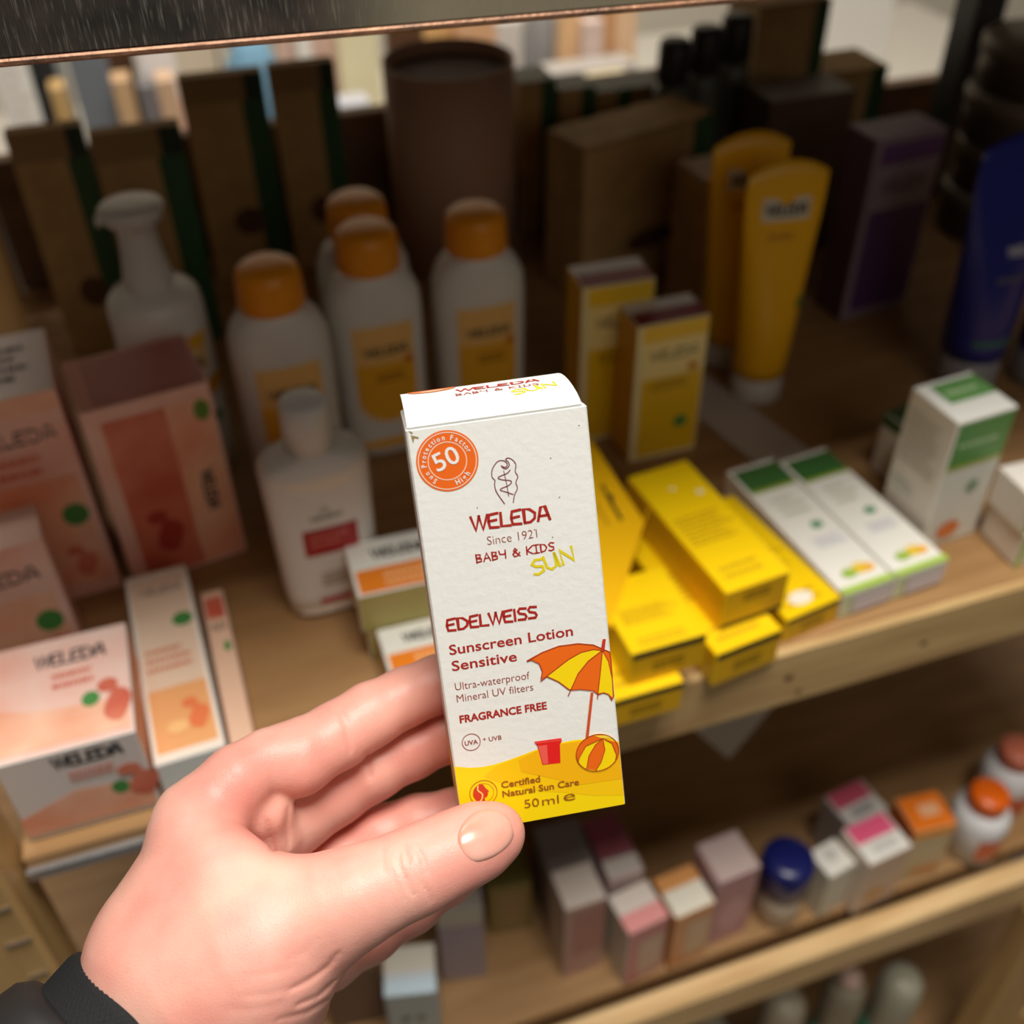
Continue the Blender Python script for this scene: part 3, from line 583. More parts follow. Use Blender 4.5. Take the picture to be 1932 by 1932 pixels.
lc('grey carton with a dusky rose top stripe behind the bright pink one', .477, .424, 8.5, .044, .037, .072, C(168, 158, 152), {'top': C(206, 200, 192)},
   [('printed_stripe', 'top', rect(.05, .5, .95, .98), C(196, 82, 104)), ('printed_panel', 'top', rect(.25, .15, .8, .4), C(160, 156, 150))])
lc('carton with a bright orange lid left of the white pill bottle', .521, .390, -5, .042, .036, .083, C(214, 190, 150), {'top': C(236, 120, 20), 'left': C(216, 104, 16), 'front': C(206, 184, 142)},
   [('printed_panel', 'top', rect(.35, .35, .8, .7), C(236, 176, 130)), ('printed_stripe', 'front', rect(0, .85, 1, 1), C(250, 160, 50)), ('printed_stripe', 'front', rect(.3, .1, .95, .25), C(224, 150, 90))])
lc('pale blue-grey carton at the bottom centre beneath the thumb', .041, .392, -13, .040, .040, .100, C(184, 194, 198), {'top': C(196, 204, 206), 'front': C(172, 178, 172)},
   [('printed_panel', 'top', rect(.0, .45, 1, .98), C(206, 198, 182)), ('printed_stripe', 'top', rect(0, 0, 1, .3), C(196, 214, 222)), ('printed_mark', 'front', join(disc(.35, .6, .09, .05), disc(.65, .6, .09, .05)), C(110, 116, 106))])
lc('dim grey-mauve carton between the blue-grey and olive ones', .095, .438, -12, .038, .038, .115, C(160, 146, 152), {'top': C(150, 140, 128)}, [('printed_stripe', 'front', rect(0, .8, 1, 1), C(186, 178, 158))])
lc('olive yellow carton below the held box', .147, .466, -8, .038, .045, .075, C(140, 122, 62), {'top': C(110, 100, 44)}, [('printed_panel', 'front', rect(.2, .1, .85, .85), C(156, 128, 84))])
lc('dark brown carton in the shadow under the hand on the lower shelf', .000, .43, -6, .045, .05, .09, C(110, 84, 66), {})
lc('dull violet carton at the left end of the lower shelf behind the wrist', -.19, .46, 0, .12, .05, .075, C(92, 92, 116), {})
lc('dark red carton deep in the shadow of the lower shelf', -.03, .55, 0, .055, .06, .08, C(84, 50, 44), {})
j = empty('cream_jar', (.381, .405, LZ), 0, 'pale round jar with a navy blue lid on the lower shelf', 'jar')
mb = MB(); mb.lathe([(0, .017), (.002, .0195), (.030, .0205), (.050, .0215), (.052, .020)], mat('jar_beige', (214, 200, 182), .35)); mb.build('jar_body', j)
mb = MB(); mb.lathe([(.050, .0225), (.052, .0235), (.080, .0232), (.086, .0225), (.089, .020), (.0905, .014), (.091, .003)], mat('lid_navy', (22, 28, 92), .3)); mb.build('lid', j)
def pill(label, x, y, hgt, capc, ringc=None):
    def ex(r):
        mb = MB(); mb.lathe([(hgt, .0165), (hgt + .001, .0178), (hgt + .016, .0175), (hgt + .018, .016), (hgt + .0182, .003)], capc); mb.build('cap', r)
    return bottle('pill_bottle', label, x, y, LZ, 10, [(0, .022, .022), (.003, .0255, .0255), (hgt * .75, .0260, .0260), (hgt * .88, .0245, .0245), (hgt * .96, .019, .019), (hgt, .0155, .0155)],
                  mat('pill_white', (232, 230, 228), .3), None, None, [('label_panel', rect(-.018, .012, .020, .042, 8), C(212, 100, 60))], 'white pill bottles', ex=2, extra=ex)
pill('white pill bottle with a bright orange cap, nearest', .590, .405, .066, mat('cap_orange', (238, 104, 10), .35))
pill('white pill bottle with an orange-ringed cap cut by the right edge, behind', .645, .435, .070, C(216, 120, 90))
# price card hanging under the main shelf
pc = empty('price_card', (.365, .43, 1.045), 0, 'dull translucent card hanging under the main shelf', 'card')
a0, a1, a2 = ony(1300, 1370, .43), ony(1375, 1432, .43), ony(1458, 1335, .43)
o0 = np.array((.365, .43, 1.045)); top0 = np.array([a0[0] - .004, .43, 1.079]); top1 = np.array([a2[0] + .004, .43, 1.079])
q = [a0 - o0, a1 - o0, a2 - o0, top1 - o0, top0 - o0]
mb = MB(); mb.add(q + [p + np.array([0, .001, 0]) for p in q], [(0, 1, 2, 3, 4), (9, 8, 7, 6, 5)] + [(i, (i + 1) % 5, 5 + (i + 1) % 5, 5 + i) for i in range(5)], C(176, 160, 138)); mb.build('card_sheet', pc)
# bottom shelf bottles
for i, (px, py, rr, hh_, c_, lab) in enumerate(((1485, 1880, .024, .20, (176, 164, 140), 'leftmost'), (1602, 1850, .022, .215, (150, 140, 118), 'middle'), (1708, 1840, .024, .215, (166, 162, 140), 'rightmost'), (1345, 1925, .018, .2, (150, 140, 120), 'cut by the lower frame edge, left'))):
    p = onz(px, py, .255 + hh_)
    def ex(r, hh_=hh_, i=i):
        if i == 1:
            mb = MB(); mb.lathe([(hh_ - .004, .010), (hh_, .012), (hh_ + .012, .012), (hh_ + .014, .003)], C(214, 180, 160)); mb.build('pump_head', r)
        mb = MB(); mb.lathe([(.02, rr + .0006), (.12, rr + .0006)], C(60, 110, 84), smooth=True); mb.build('label_band', r)
    bottle('lotion_bottle', 'squat grey-beige bottle on the bottom shelf, ' + lab, p[0], p[1], .2553, 0, [(0, rr * .95, rr * .95), (.002, rr, rr), (hh_ * .8, rr, rr), (hh_ * .93, rr * .92, rr * .92), (hh_ * .985, rr * .7, rr * .7), (hh_, rr * .3, rr * .3)],
           mat('bottle_taupe_%d' % i, c_, .35), None, None, [], 'bottles on the bottom shelf', ex=2, extra=ex)

# ------------------------------------------------------------------ the aisle beyond
TZ = .62
tbl = empty('display_table', (.6, 2.45, 0), 0, 'pale display table in the bright aisle seen through the shelf', 'table')
mb = MB(); mb.box(-1.5, -.45, TZ - .03, 1.7, .5, TZ - .0005, C(190, 184, 172), .003); mb.build('tabletop', tbl)
for lx in (-1.45, 1.6):
    for ly in (-.4, .42): mb = MB(); mb.box(lx, ly, 0, lx + .05, ly + .05, TZ - .03, C(150, 140, 126)); mb.build('leg', tbl)
bgid = 0
def bgbox(px0, px1, ptop, col, lab, Y=2.2, d=.035, name='package', cat='box', top=None, z1=None, pr=()):
    a, b = ony(px0, ptop, Y), ony(px1, ptop, Y); h = (z1 if z1 else (a[2] + b[2]) / 2) - TZ
    return carton(name, lab, cat, (a[0] + b[0]) / 2, Y, TZ, 0, b[0] - a[0], d, h, C(*col), {'top': C(*(top or col))}, pr, 'goods on the table beyond the shelf', seam=False, bev=.002)
bgbox(-40, 32, 60, (240, 236, 226), 'bright white package at the far left of the aisle', pr=[('printed_lines', 'front', bars(.1, .2, .9, .9, 12, 3), C(200, 190, 180))])
bgbox(34, 84, 60, (36, 38, 40), 'black package beside the bright white one in the aisle')
bgbox(86, 108, 80, (176, 176, 172), 'thin grey package above the tan one in the aisle', Y=2.24)
bgbox(90, 122, 165, (196, 160, 104), 'small tan package in the aisle', Y=2.14, d=.05)
bgbox(108, 186, 50, (112, 118, 124), 'slate grey package in the aisle')
bgbox(150, 200, 60, (196, 190, 186), 'pale package behind the slate grey one in the aisle', Y=2.34)
bgbox(184, 240, 60, (84, 56, 34), 'dark brown package in the aisle', Y=2.26)
bgbox(208, 245, 150, (204, 166, 124), 'light tan package in the aisle', Y=2.14, d=.05)
bgbox(245, 318, 50, (232, 226, 222), 'white package with pink base in the aisle', Y=2.24, pr=[('printed_stripe', 'front', rect(0, .3, 1, .62), C(226, 170, 164))])
bgbox(258, 292, 160, (116, 112, 112), 'small knurled grey package in the aisle', Y=2.16, d=.05)
bgbox(292, 330, 150, (206, 170, 136), 'tan package next to the knurled grey one', Y=2.16, d=.06)
bgbox(318, 400, 60, (206, 190, 166), 'cream package under a dark one in the aisle', Y=2.28)
bgbox(348, 395, 0, (60, 52, 40), 'dark package in the aisle above the cream one', Y=2.4, z1=1.05)
bgbox(510, 552, 20, (206, 176, 160), 'pinkish package in the aisle', Y=2.3)
bgbox(550, 580, 20, (240, 232, 220), 'narrow white package in the aisle', Y=2.22)
bgbox(580, 630, 20, (216, 182, 164), 'rose beige package in the aisle', Y=2.25)
bgbox(628, 705, 0, (238, 226, 184), 'big cream package left of the kraft tube', Y=2.2, z1=1.02)
bgbox(640, 700, 195, (186, 186, 190), 'low grey package at the foot of the cream one', Y=2.1, d=.06)
bgbox(725, 795, 0, (84, 56, 36), 'dark brown package above the kraft tube', Y=2.3, z1=1.0)
bgbox(795, 860, 0, (214, 170, 112), 'golden tan package above the kraft tube', Y=2.3, z1=1.0)
bgbox(858, 935, 0, (222, 172, 130), 'peach package above the right rim of the kraft tube', Y=2.25, z1=1.0)
bgbox(1060, 1105, 0, (226, 184, 136), 'leftmost peach package of the aisle display', Y=2.3, z1=.99)
bgbox(1103, 1140, 40, (214, 190, 178), 'pale package in the middle of the peach display', Y=2.26)
bgbox(1138, 1172, 0, (206, 160, 110), 'tan package of the peach display', Y=2.32, z1=.99)
bgbox(1168, 1205, 0, (232, 192, 152), 'rightmost peach package of the aisle display', Y=2.28, z1=.99)
bgbox(1125, 1196, 150, (214, 198, 160), 'low cream package in front of the peach display', Y=2.12, d=.06)
bgbox(1040, 1200, 128, (178, 172, 164), 'long grey carton in front of the peach display', Y=2.18, d=.07)
bgbox(1000, 1190, 175, (120, 112, 102), 'low dark grey package behind the slim kraft cartons', Y=2.04, d=.05)
# two soft bags
def bag(px, py, Y, rx, rz, col, lab, lean=0):
    p = ony(px, py, Y); r = empty('cloth_bag', (p[0], p[1], TZ), 0, lab, 'bag'); mb = MB(); rg = []
    H = (p[2] - TZ) + rz
    for i in range(15):
        t = i / 14; a = math.sin(math.pi * min(1, .12 + t * .88)) ** .5; rg.append([(rx * a * math.cos(q) * (1 + .06 * math.sin(5 * q + t * 6)) + lean * t, .06 * a * math.sin(q), H * t) for q in [k * 2 * math.pi / 32 for k in range(32)]])
    mb.rings(rg, mat('cloth_%d' % col[0], col, .9, bump=.5, bscale=40)); mb.build('bag_body', r)
    mb = MB(); n_ = 14; rg = []
    for i in range(n_ + 1):
        t = math.pi * i / n_; c = (lean + .04 * math.cos(t), 0, H * .93 + .07 * math.sin(t)); rg.append([(c[0] + .005 * math.cos(q) * math.cos(t), .005 * math.sin(q), c[2] + .005 * math.cos(q) * math.sin(t)) for q in [k * math.pi / 3 for k in range(6)]])
    mb.rings(rg, mat('cloth_%d' % col[0], col)); mb.build('handle', r)
bag(455, 100, 2.08, .070, .04, (110, 150, 172), 'sky blue cloth bag in the aisle above the kraft cartons', .02)
bag(1020, 60, 2.46, .055, .06, (120, 118, 116), 'grey cloth bag in the aisle right of the kraft tube', 0)
bgbox(930, 985, 40, (206, 200, 192), 'white package leaning by the grey cloth bag', Y=2.34)
bgbox(1515, 1690, 0, (242, 236, 224), 'large cream panel in the gap at the top right', Y=2.2, z1=1.05, cat='panel')

# ------------------------------------------------------------------ the held carton
Rb = np.array([[0.9878, -0.039, 0.1506], [-0.1526, -0.4299, 0.8899], [0.03, -0.902, -0.4306]])
tb_ = np.array([0.06729946, 0.19570636, 1.36948961]) + Rb[:, 1] * .06098
HB = bpy.data.objects.new('sunscreen_carton', None); COL.objects.link(HB); HB.empty_display_size = .02
mm = Matrix.Identity(4)
for i in range(3): mm[i][0] = Rb[i][0]; mm[i][1] = Rb[i][2]; mm[i][2] = -Rb[i][1]; mm[i][3] = tb_[i]
HB.matrix_world = mm
tag(HB, 'white and yellow sunscreen carton with parasol picture, held in the hand', 'box')
W2, DD, HH = .0245, .033, .12196
mb = MB(); mb.box(-W2, 0, 0, W2, DD, HH - .0004, PAPER, .0005); mb.build('carton_body', HB)
prof = [(0, 0), (.002, .0011), (.005, .0022), (.010, .0034), (.016, .0043), (.022, .0047), (.028, .0046), (.033, .0040)]
mb = MB(); vs = []; 
for x in (-W2 + .0006, W2 - .0014):
    for y, z in prof: vs.append((x, y, HH + z))
    for y, z in reversed(prof): vs.append((x, y + .0002, HH + z - .0007))
n = len(prof) * 2; vs = vs
mb.add(vs, [(i, (i + 1) % n, n + (i + 1) % n, n + i) for i in range(n)], PAPER, False)
mb.add(vs, [tuple(range(n)), tuple(range(2 * n - 1, n - 1, -1))], PAPER); lid = mb.build('lid_flap', HB)
mb = MB()
for sx in (-1, 1):
    mb.box(min(sx * (W2 - .0009), sx * (W2 - .0015)), .006, HH - .001, max(sx * (W2 - .0009), sx * (W2 - .0015)), DD - .004, HH + (.0022 if sx < 0 else .0008), PAPER, .0002)
mb.build('dust_flap', HB)
def hf(k=1): return lambda a, b: (a / 1000, -.00006 * k - .00004, b / 1000)
DR = C(168, 34, 24); DR2 = C(150, 66, 56); OR = C(236, 104, 12); YE = C(250, 216, 0); AM = C(246, 182, 4); REDB = C(226, 30, 26); SUNY = C(226, 206, 20); EMB = C(120, 44, 50); BRN = C(158, 92, 20)
ed = 24.3
ST_ = [(-ed, 22.3), (-20, 21.05), (-16.3, 20.6), (-12.9, 20.7), (-9, 21.25), (-4.3, 22.2), (-.4, 23.05), (5.4, 23.9), (11.1, 24.1), (16.9, 23.5), (ed, 21.2)]
decal(HB, 'printed_sand', poly([(-ed, .4), (ed, .4)] + ST_[::-1]), hf(1), YE)
decal(HB, 'printed_sand', poly([(-16.3, 17.4), (-12.2, 20.2), (-4.3, 22.0), (5.4, 23.7), (16.9, 23.3), (ed, 21), (ed, 3.4), (15.1, 5.1), (7.5, 7.6), (0, 9.5), (-11, 14.2)]), hf(2), C(249, 200, 2))
decal(HB, 'printed_sand', poly([(-5.6, 20.8), (-.05, 22.9), (5.4, 23.7), (16.9, 23.4), (ed, 20.9), (ed, 9), (11.6, 9.4), (.5, 14.5), (-5.3, 17)]), hf(3), AM)
decal(HB, 'printed_sand', rect(.6 , .4, 32.4, 21.8), lambda a, b: (-W2 - .0001, a / 1000, b / 1000), YE)
# badge
bc = (-14.55, 111.65); 
decal(HB, 'badge', disc(*bc, 8.35, n=64), hf(1), OR, 'round orange badge')
decal(HB, 'badge_ring', join(ring(*bc, 7.75, .22, 64), ring(*bc, 5.15, .22, 64)), hf(2), C(244, 226, 206))
def arc_text(txt, r, a0, a1, h, inward=False, bold=.02):
    S = []; ws = []; 
    wid = {'i': .45, 't': .6, 'r': .65, 'f': .55, ' ': .6, 'l': .45, 'c': .85, 'S': 1.05, 'P': 1.1, 'F': 1.0, 'H': 1.2}
    for c in txt: ws.append(wid.get(c, 1))
    tot = sum(ws); x = 0
    for c, w_ in zip(txt, ws):
        if c != ' ':
            mid = (x + w_ / 2) / tot; th = math.radians(a0 + (a1 - a0) * mid); cw = w_ / tot * abs(math.radians(a1 - a0)) * r * .8
            rr = r; p = np.array([bc[0] + rr * math.cos(th), bc[1] + rr * math.sin(th)])
            d_ = np.array([math.sin(th), -math.cos(th)]) * (-1 if inward else 1)
            s = p - d_ * cw / 2; e = p + d_ * cw / 2; S.append(text(c, s[0], s[1], e[0], e[1], h, bold, .86))
        x += w_
    return join(*S)
decal(HB, 'lettering', join(arc_text('Sun Protection Factor', 5.75, 238, 14, 1.45), arc_text('High', 7.1, 281, 326, 1.6, True)), hf(3), WHITE, 'white curved lettering on the badge')
decal(HB, 'lettering', text('50', -17.5, 109.0, -10.8, 111.2, 5.1, .01), hf(3), WHITE, 'white numerals on the badge')
# emblem
def sm(pts, k=4):
    P = [np.array(p, float) for p in pts]; out = []
    for i in range(len(P) - 1):
        p0 = P[max(0, i - 1)]; p1 = P[i]; p2 = P[i + 1]; p3 = P[min(len(P) - 1, i + 2)]
        for j in range(k):
            t = j / k; out.append(tuple(.5 * ((2 * p1) + (-p0 + p2) * t + (2 * p0 - 5 * p1 + 4 * p2 - p3) * t * t + (-p0 + 3 * p1 - 3 * p2 + p3) * t ** 3)))
    return out + [tuple(P[-1])]
EL = [(-.72, 97.64), (-2.5, 101.18), (-2.77, 103.39), (-2.54, 104.44), (-3.21, 105.62), (-2.9, 107.6), (-1.53, 109.32), (-.43, 109.69), (.76, 109.34), (1.3, 108.36), (.92, 107.75), (.23, 107.81), (-.43, 108.26)]
ER = [(1.7, 97.64), (2.3, 99.73), (3.27, 101.4), (3.03, 103.07), (3.74, 104.59), (3.21, 106.11), (3.58, 107.85), (3.03, 109.19), (1.9, 110.07), (.99, 109.84), (1.6, 109.04), (1.8, 108.13), (1.07, 107.3), (.4, 107.35), (-.25, 107.9)]
ES = [(1.87, 106.74), (.89, 105.91), (-.93, 105.46), (-1.63, 104.96), (-.36, 104.3), (1.53, 103.84), (1.81, 103.25), (.84, 102.49), (-.98, 102.04), (-1.33, 101.55), (.28, 100.76), (1.88, 99.87)]
decal(HB, 'emblem', join(stroke(sm(EL), .26), stroke(sm(ER), .26), stroke(sm(ES), .26), stroke([(.1, 106.75), (.44, 103.64), (.67, 99.54)], .2)), hf(1), EMB, 'dark red line emblem')
decal(HB, 'lettering', join(word('WELEDA', -10.4, 91.35, 11.1, 91.35, 4.0, .185)), hf(1), DR, 'dark red brand lettering')
decal(HB, 'lettering', text('Since 1921', -6.7, 86.75, 7.2, 86.8, 2.6, -.012), hf(1), DR2)
decal(HB, 'lettering', word('baby & kids', -10.4, 82.2, 11.5, 82.4, 2.35, .16), hf(1), DR)
decal(HB, 'lettering', word('sun', 5.3, 75.9, 17.2, 78.6, 4.3, .17), hf(1), SUNY, 'yellow handwritten lettering')
decal(HB, 'lettering', word('EDELWEISS', -20.8, 63.7, 4.6, 63.5, 3.45, .2), hf(1), DR)
decal(HB, 'lettering', join(text('Sunscreen Lotion', -21.1, 56.6, 14.2, 56.5, 3.1, .012), text('Sensitive', -21.0, 51.7, -2.5, 51.6, 3.1, .012)), hf(1), DR)
decal(HB, 'lettering', join(text('Ultra-waterproof', -20.9, 45.7, .5, 45.5, 2.4, -.006), text('Mineral UV filters', -20.9, 42.0, 1.1, 41.8, 2.4, -.006)), hf(1), DR2)
decal(HB, 'lettering', text('FRAGRANCE FREE', -20.9, 35.5, 4.4, 35.35, 2.35, .03), hf(1), DR)
decal(HB, 'lettering', join(ring(-18.5, 29.0, 2.6, .22, 40), text('UVA', -20.4, 28.2, -16.6, 28.2, 1.45, .02), text('+', -15.1, 28.6, -14.2, 28.6, 1.3, .01), text('UVB', -13.4, 28.3, -9.7, 28.25, 1.4, .01)), hf(1), DR2)
decal(HB, 'lettering', join(text('Certified', -11.6, 12.95, -.05, 12.8, 2.1, .02), text('Natural Sun Care', -11.6, 9.95, 11.25, 9.6, 2.1, .02), text('50', -5.6, 5.1, -1.2, 5.0, 2.9, -.004), text('ml', -.3, 5.0, 4.7, 4.85, 2.9, -.004), text('e', 6.2, 5.0, 9.7, 5.05, 3.5, -.005)), hf(5), BRN)
# round certification mark
lc_ = (-17.0, 12.4)
decal(HB, 'emblem', join(ring(*lc_, 4.0, .2, 40), ring(*lc_, 3.0, .12, 40)), hf(4), C(176, 90, 30))
decal(HB, 'emblem', poly([(lc_[0] + a, lc_[1] + b) for a, b in ((-.9, 3.1), (.2, 2.7), (.7, 1.6), (1.7, .3), (1.2, 0), (1.3, -.6), (.9, -1.3), (.1, -1.5), (.2, -2.6), (-.8, -2.9), (-2.2, -2), (-3, -.3), (-2.6, 1.6))]), hf(5), C(200, 58, 30))
decal(HB, 'emblem', stroke(sm([(lc_[0] - 1.3, lc_[1] + 2.6), (lc_[0] - 1.5, lc_[1] + 1.2), (lc_[0] - .4, lc_[1] - .2), (lc_[0] - .6, lc_[1] - 1.6), (lc_[0] - 1.3, lc_[1] - 2.5)]), .4), hf(6), C(250, 214, 120))
# parasol
UO = [(.22, 51.03), (4.71, 52.9), (9.68, 54.02), (15.27, 53.84), (19.67, 52.68), (21.9, 51.2), (24.2, 49.7), (24.3, 46.87), (24.14, 39.63), (24.07, 35.8), (23.5, 34.6), (22.71, 36.62), (21.26, 37.49), (19.7, 37.16), (18.32, 38.64), (14.62, 39.71), (11.99, 39.98), (11.27, 40.31), (8.55, 43.23), (5.4, 45.4), (3.65, 44.91), (4.28, 47.2), (3.62, 49.72), (1.71, 51.05)]
decal(HB, 'printed_parasol', poly([(17.5, 38.2), (18.3, 38.1), (15.5, 24.2), (14.6, 24.1)]), hf(4), C(206, 78, 34))
decal(HB, 'printed_parasol', poly(UO), hf(2), OR)
decal(HB, 'printed_parasol', poly([(22.1, 50.47), (19.53, 51.2), (15.78, 50.9), (11.91, 49.3), (5.42, 45.4), (8.59, 43.3), (11.29, 40.3), (11.62, 40.05), (14.35, 44.61), (17.71, 48.04)]), hf(3), YE)
decal(HB, 'printed_parasol', poly([(22.15, 50.26), (20.94, 44.25), (19.56, 37.6), (21.26, 37.49), (23.77, 35.61), (24.1, 41.66), (23.48, 47.02)]), hf(3), YE)
OL = C(176, 62, 20)
decal(HB, 'printed_outline', join(stroke(UO, .28, True), stroke([(21.9, 50.5), (17.71, 48.04), (14.35, 44.61), (11.8, 40)], .25), stroke([(22.1, 50.4), (20.94, 44.25), (19.56, 37.4)], .25), stroke([(22, 50.6), (19.5, 51.3), (15.8, 51), (11.9, 49.4), (5.4, 45.5)], .3),
      stroke([(11.8, 40), (10.9, 38.4)], .3), stroke([(5.4, 45.4), (3.5, 44.3)], .3), stroke([(19.6, 37.4), (19.3, 36)], .3), stroke([(22.2, 50.2), (23.5, 47.0), (24.1, 41.7)], .2)), hf(4), OL)
decal(HB, 'printed_outline', poly([(22.5, 54), (23.4, 53.9), (22.65, 50.3), (21.6, 50.4)]), hf(5), C(200, 50, 30))
# bucket
decal(HB, 'printed_bucket', poly([(-.43, 25.85), (7.52, 25.5), (7.6, 24.6), (6.9, 23.6), (6.46, 17.64), (1.12, 18.03), (.31, 24.4)]), hf(4), REDB)
decal(HB, 'printed_bucket', poly([(.5, 24.3), (3.14, 24.2), (2.85, 18.2), (1.3, 18.2)]), hf(5), C(236, 92, 80))
decal(HB, 'printed_bucket', poly([(-.3, 25.6), (7.4, 25.2), (7.3, 24.7), (.0, 25.1)]), hf(5), C(240, 70, 60))
# ball
bcx, bcy = 17.65, 19.0
def ell(rx, ry, t0, t1, n=14, cx=bcx, cy=bcy): return [(cx + rx * math.cos(math.radians(t0 + (t1 - t0) * i / n)), cy + ry * math.sin(math.radians(t0 + (t1 - t0) * i / n))) for i in range(n + 1)]
BR = 6.35
decal(HB, 'printed_ball', poly(ell(BR, 5.9, 0, 360, 40)[:-1]), hf(6), YE)
T0, B0 = (19.6, 23.3), (15.4, 13.6)
decal(HB, 'printed_ball', poly([T0, (17.2, 21.6), (15, 18.5), (13.9, 14.4), (16.6, 13.4), (18.4, 15.8), (19.9, 19.5)]), hf(7), OR)
decal(HB, 'printed_ball', poly([T0] + ell(BR, 5.9, 62, 196, 12) + [(12.2, 18.6), (14.4, 21.8)]), hf(7), OR)
decal(HB, 'printed_ball', poly([(19.8, 23.2), (22.2, 21.2), (23.2, 17.2), (22.6, 15.4)] + ell(BR, 5.9, -34, 22, 8)), hf(7), OR)
decal(HB, 'printed_ball', poly([(19.6, 23.2), (17, 24.7), (20.6, 24.1), (22.3, 22.8)]), hf(8), C(250, 214, 60))
decal(HB, 'printed_outline', join(stroke(ell(BR, 5.9, 0, 360, 40)[:-1], .25, True), stroke([T0, (17.2, 21.6), (15, 18.5), (13.9, 14.4)], .22), stroke([T0, (19.9, 19.5), (18.4, 15.8), (16.6, 13.4)], .22), stroke([T0, (14.4, 21.8), (12.2, 18.6), (11.6, 17)], .22), stroke([T0, (22.2, 21.2), (23.2, 17.2), (22.6, 15.2)], .22)), hf(9), OL)
# print on the lid, laid along its curve
ys = [p[0] for p in prof]; zs_ = [p[1] for p in prof]
def lf(k=1): return lambda a, b: (a / 1000, b / 1000, HH + float(np.interp(b / 1000, ys, zs_)) + .00012 + .00005 * k)
decal(HB, 'lettering', word('WELEDA', -8.2, 19.3, 15, 19.1, 3.2, .22), lf(), DR)
decal(HB, 'lettering', word('baby & kids', -9, 14.9, 14.4, 14.7, 2.2, .16), lf(), DR2)
decal(HB, 'lettering', word('sun', 6.8, 9.0, 19.5, 12.2, 3.8, .17), lf(), C(240, 216, 10))
decal(HB, 'badge', poly([(-14.8 + 7.2 * math.cos(t), min(32.6, 29.5 + 5.4 * math.sin(t))) for t in [i * 2 * math.pi / 30 for i in range(30)]]), lf(), C(240, 130, 70))
# scuff and specks
decal(HB, 'scuff', join(poly([(-23.9, 121.3), (-22.6, 120.6), (-22.9, 120.1)]), poly([(-23.2, 119.9), (-21.2, 119.1), (-21.4, 118.7), (-22.4, 119.0), (-22.9, 117.6), (-23.1, 118.9)])), hf(1), C(150, 132, 84))
rs = random.Random(7)
decal(HB, 'specks', join(*[disc(x, y, .17, n=6) for x, y in ((6.6, 89.1), (11.4, 86.2), (14.5, 97.2), (21.8, 116.2), (13.2, 108.4), (-8.2, 97.6), (3.8, 66.6), (3.0, 66.9))]), hf(1), C(90, 84, 76))

# ------------------------------------------------------------------ the hand: one continuous surface from a smooth distance field
person = empty('person', (0, 0, 0), 0, 'person with left hand and black jacket cuff in view, holding the sunscreen carton', 'person')
vox = .00065
def cp(px, py, z): return np.array([(px - CC) / F * z, (py - CC) / F * z, z])
lo = np.array([-.150, .030, .245]); hi = np.array([.006, .205, .385])
N = np.ceil((hi - lo) / vox).astype(int)
ax = [lo[i] + np.arange(N[i]) * vox for i in range(3)]
def chain(pts):
    return [(cp(*a[:3]), cp(*b[:3]), a[3] * a[2] / F, b[3] * b[2] / F) for a, b in zip(pts[:-1], pts[1:])]
def field(groups, k):
    D = np.full(N, .05, np.float32)
    for a, b, ra, rb in groups:
        mn = np.minimum(a - ra, b - rb) - .012; mx_ = np.maximum(a + ra, b + rb) + .012
        i0 = np.clip(((mn - lo) / vox).astype(int), 0, N - 1); i1 = np.clip(((mx_ - lo) / vox).astype(int) + 1, 1, N)
        if (i1 <= i0).any(): continue
        X = ax[0][i0[0]:i1[0], None, None].astype(np.float32); Y = ax[1][None, i0[1]:i1[1], None].astype(np.float32); Z = ax[2][None, None, i0[2]:i1[2]].astype(np.float32)
        ab = b - a; L = float(ab @ ab) + 1e-12
        t = np.clip(((X - a[0]) * ab[0] + (Y - a[1]) * ab[1] + (Z - a[2]) * ab[2]) / L, 0, 1)
        d = np.sqrt((X - a[0] - t * ab[0]) ** 2 + (Y - a[1] - t * ab[1]) ** 2 + (Z - a[2] - t * ab[2]) ** 2) - (ra + t * (rb - ra))
        S = D[i0[0]:i1[0], i0[1]:i1[1], i0[2]:i1[2]]
        D[i0[0]:i1[0], i0[1]:i1[1], i0[2]:i1[2]] = smin(S, d.astype(np.float32), k)
    return D
def smin(a, b, k):
    h = np.maximum(k - np.abs(a - b), 0) / k; return np.minimum(a, b) - h * h * k * .25
index = chain([(375, 1547, .314, 84), (450, 1470, .319, 62), (505, 1432, .324, 52), (560, 1430, .328, 68), (640, 1386, .334, 60), (700, 1348, .338, 57), (765, 1315, .342, 52), (828, 1290, .3455, 51), (900, 1265, .348, 49), (945, 1250, .348, 44)])
middle = chain([(430, 1620, .336, 105), (560, 1530, .343, 72), (630, 1492, .347, 62), (700, 1450, .349, 58), (775, 1415, .351, 52), (845, 1385, .352, 49), (930, 1350, .353, 45)])
ringf = chain([(450, 1720, .345, 95), (560, 1665, .352, 66), (640, 1620, .355, 56), (720, 1576, .356, 53), (790, 1552, .3565, 49), (860, 1537, .3570, 46), (925, 1520, .357, 40)])
pinky = chain([(500, 1830, .345, 80), (620, 1812, .350, 52), (700, 1766, .350, 46), (780, 1712, .350, 44), (850, 1660, .350, 40), (895, 1628, .350, 36)])
thumb = chain([(420, 1860, .300, 175), (500, 1790, .298, 150), (590, 1732, .297, 104), (640, 1706, .296, 92), (690, 1684, .296, 82), (745, 1660, .297, 74), (790, 1641, .298, 73), (835, 1618, .300, 69), (880, 1597, .3025, 66), (915, 1581, .3045, 60), (938, 1571, .306, 50)])
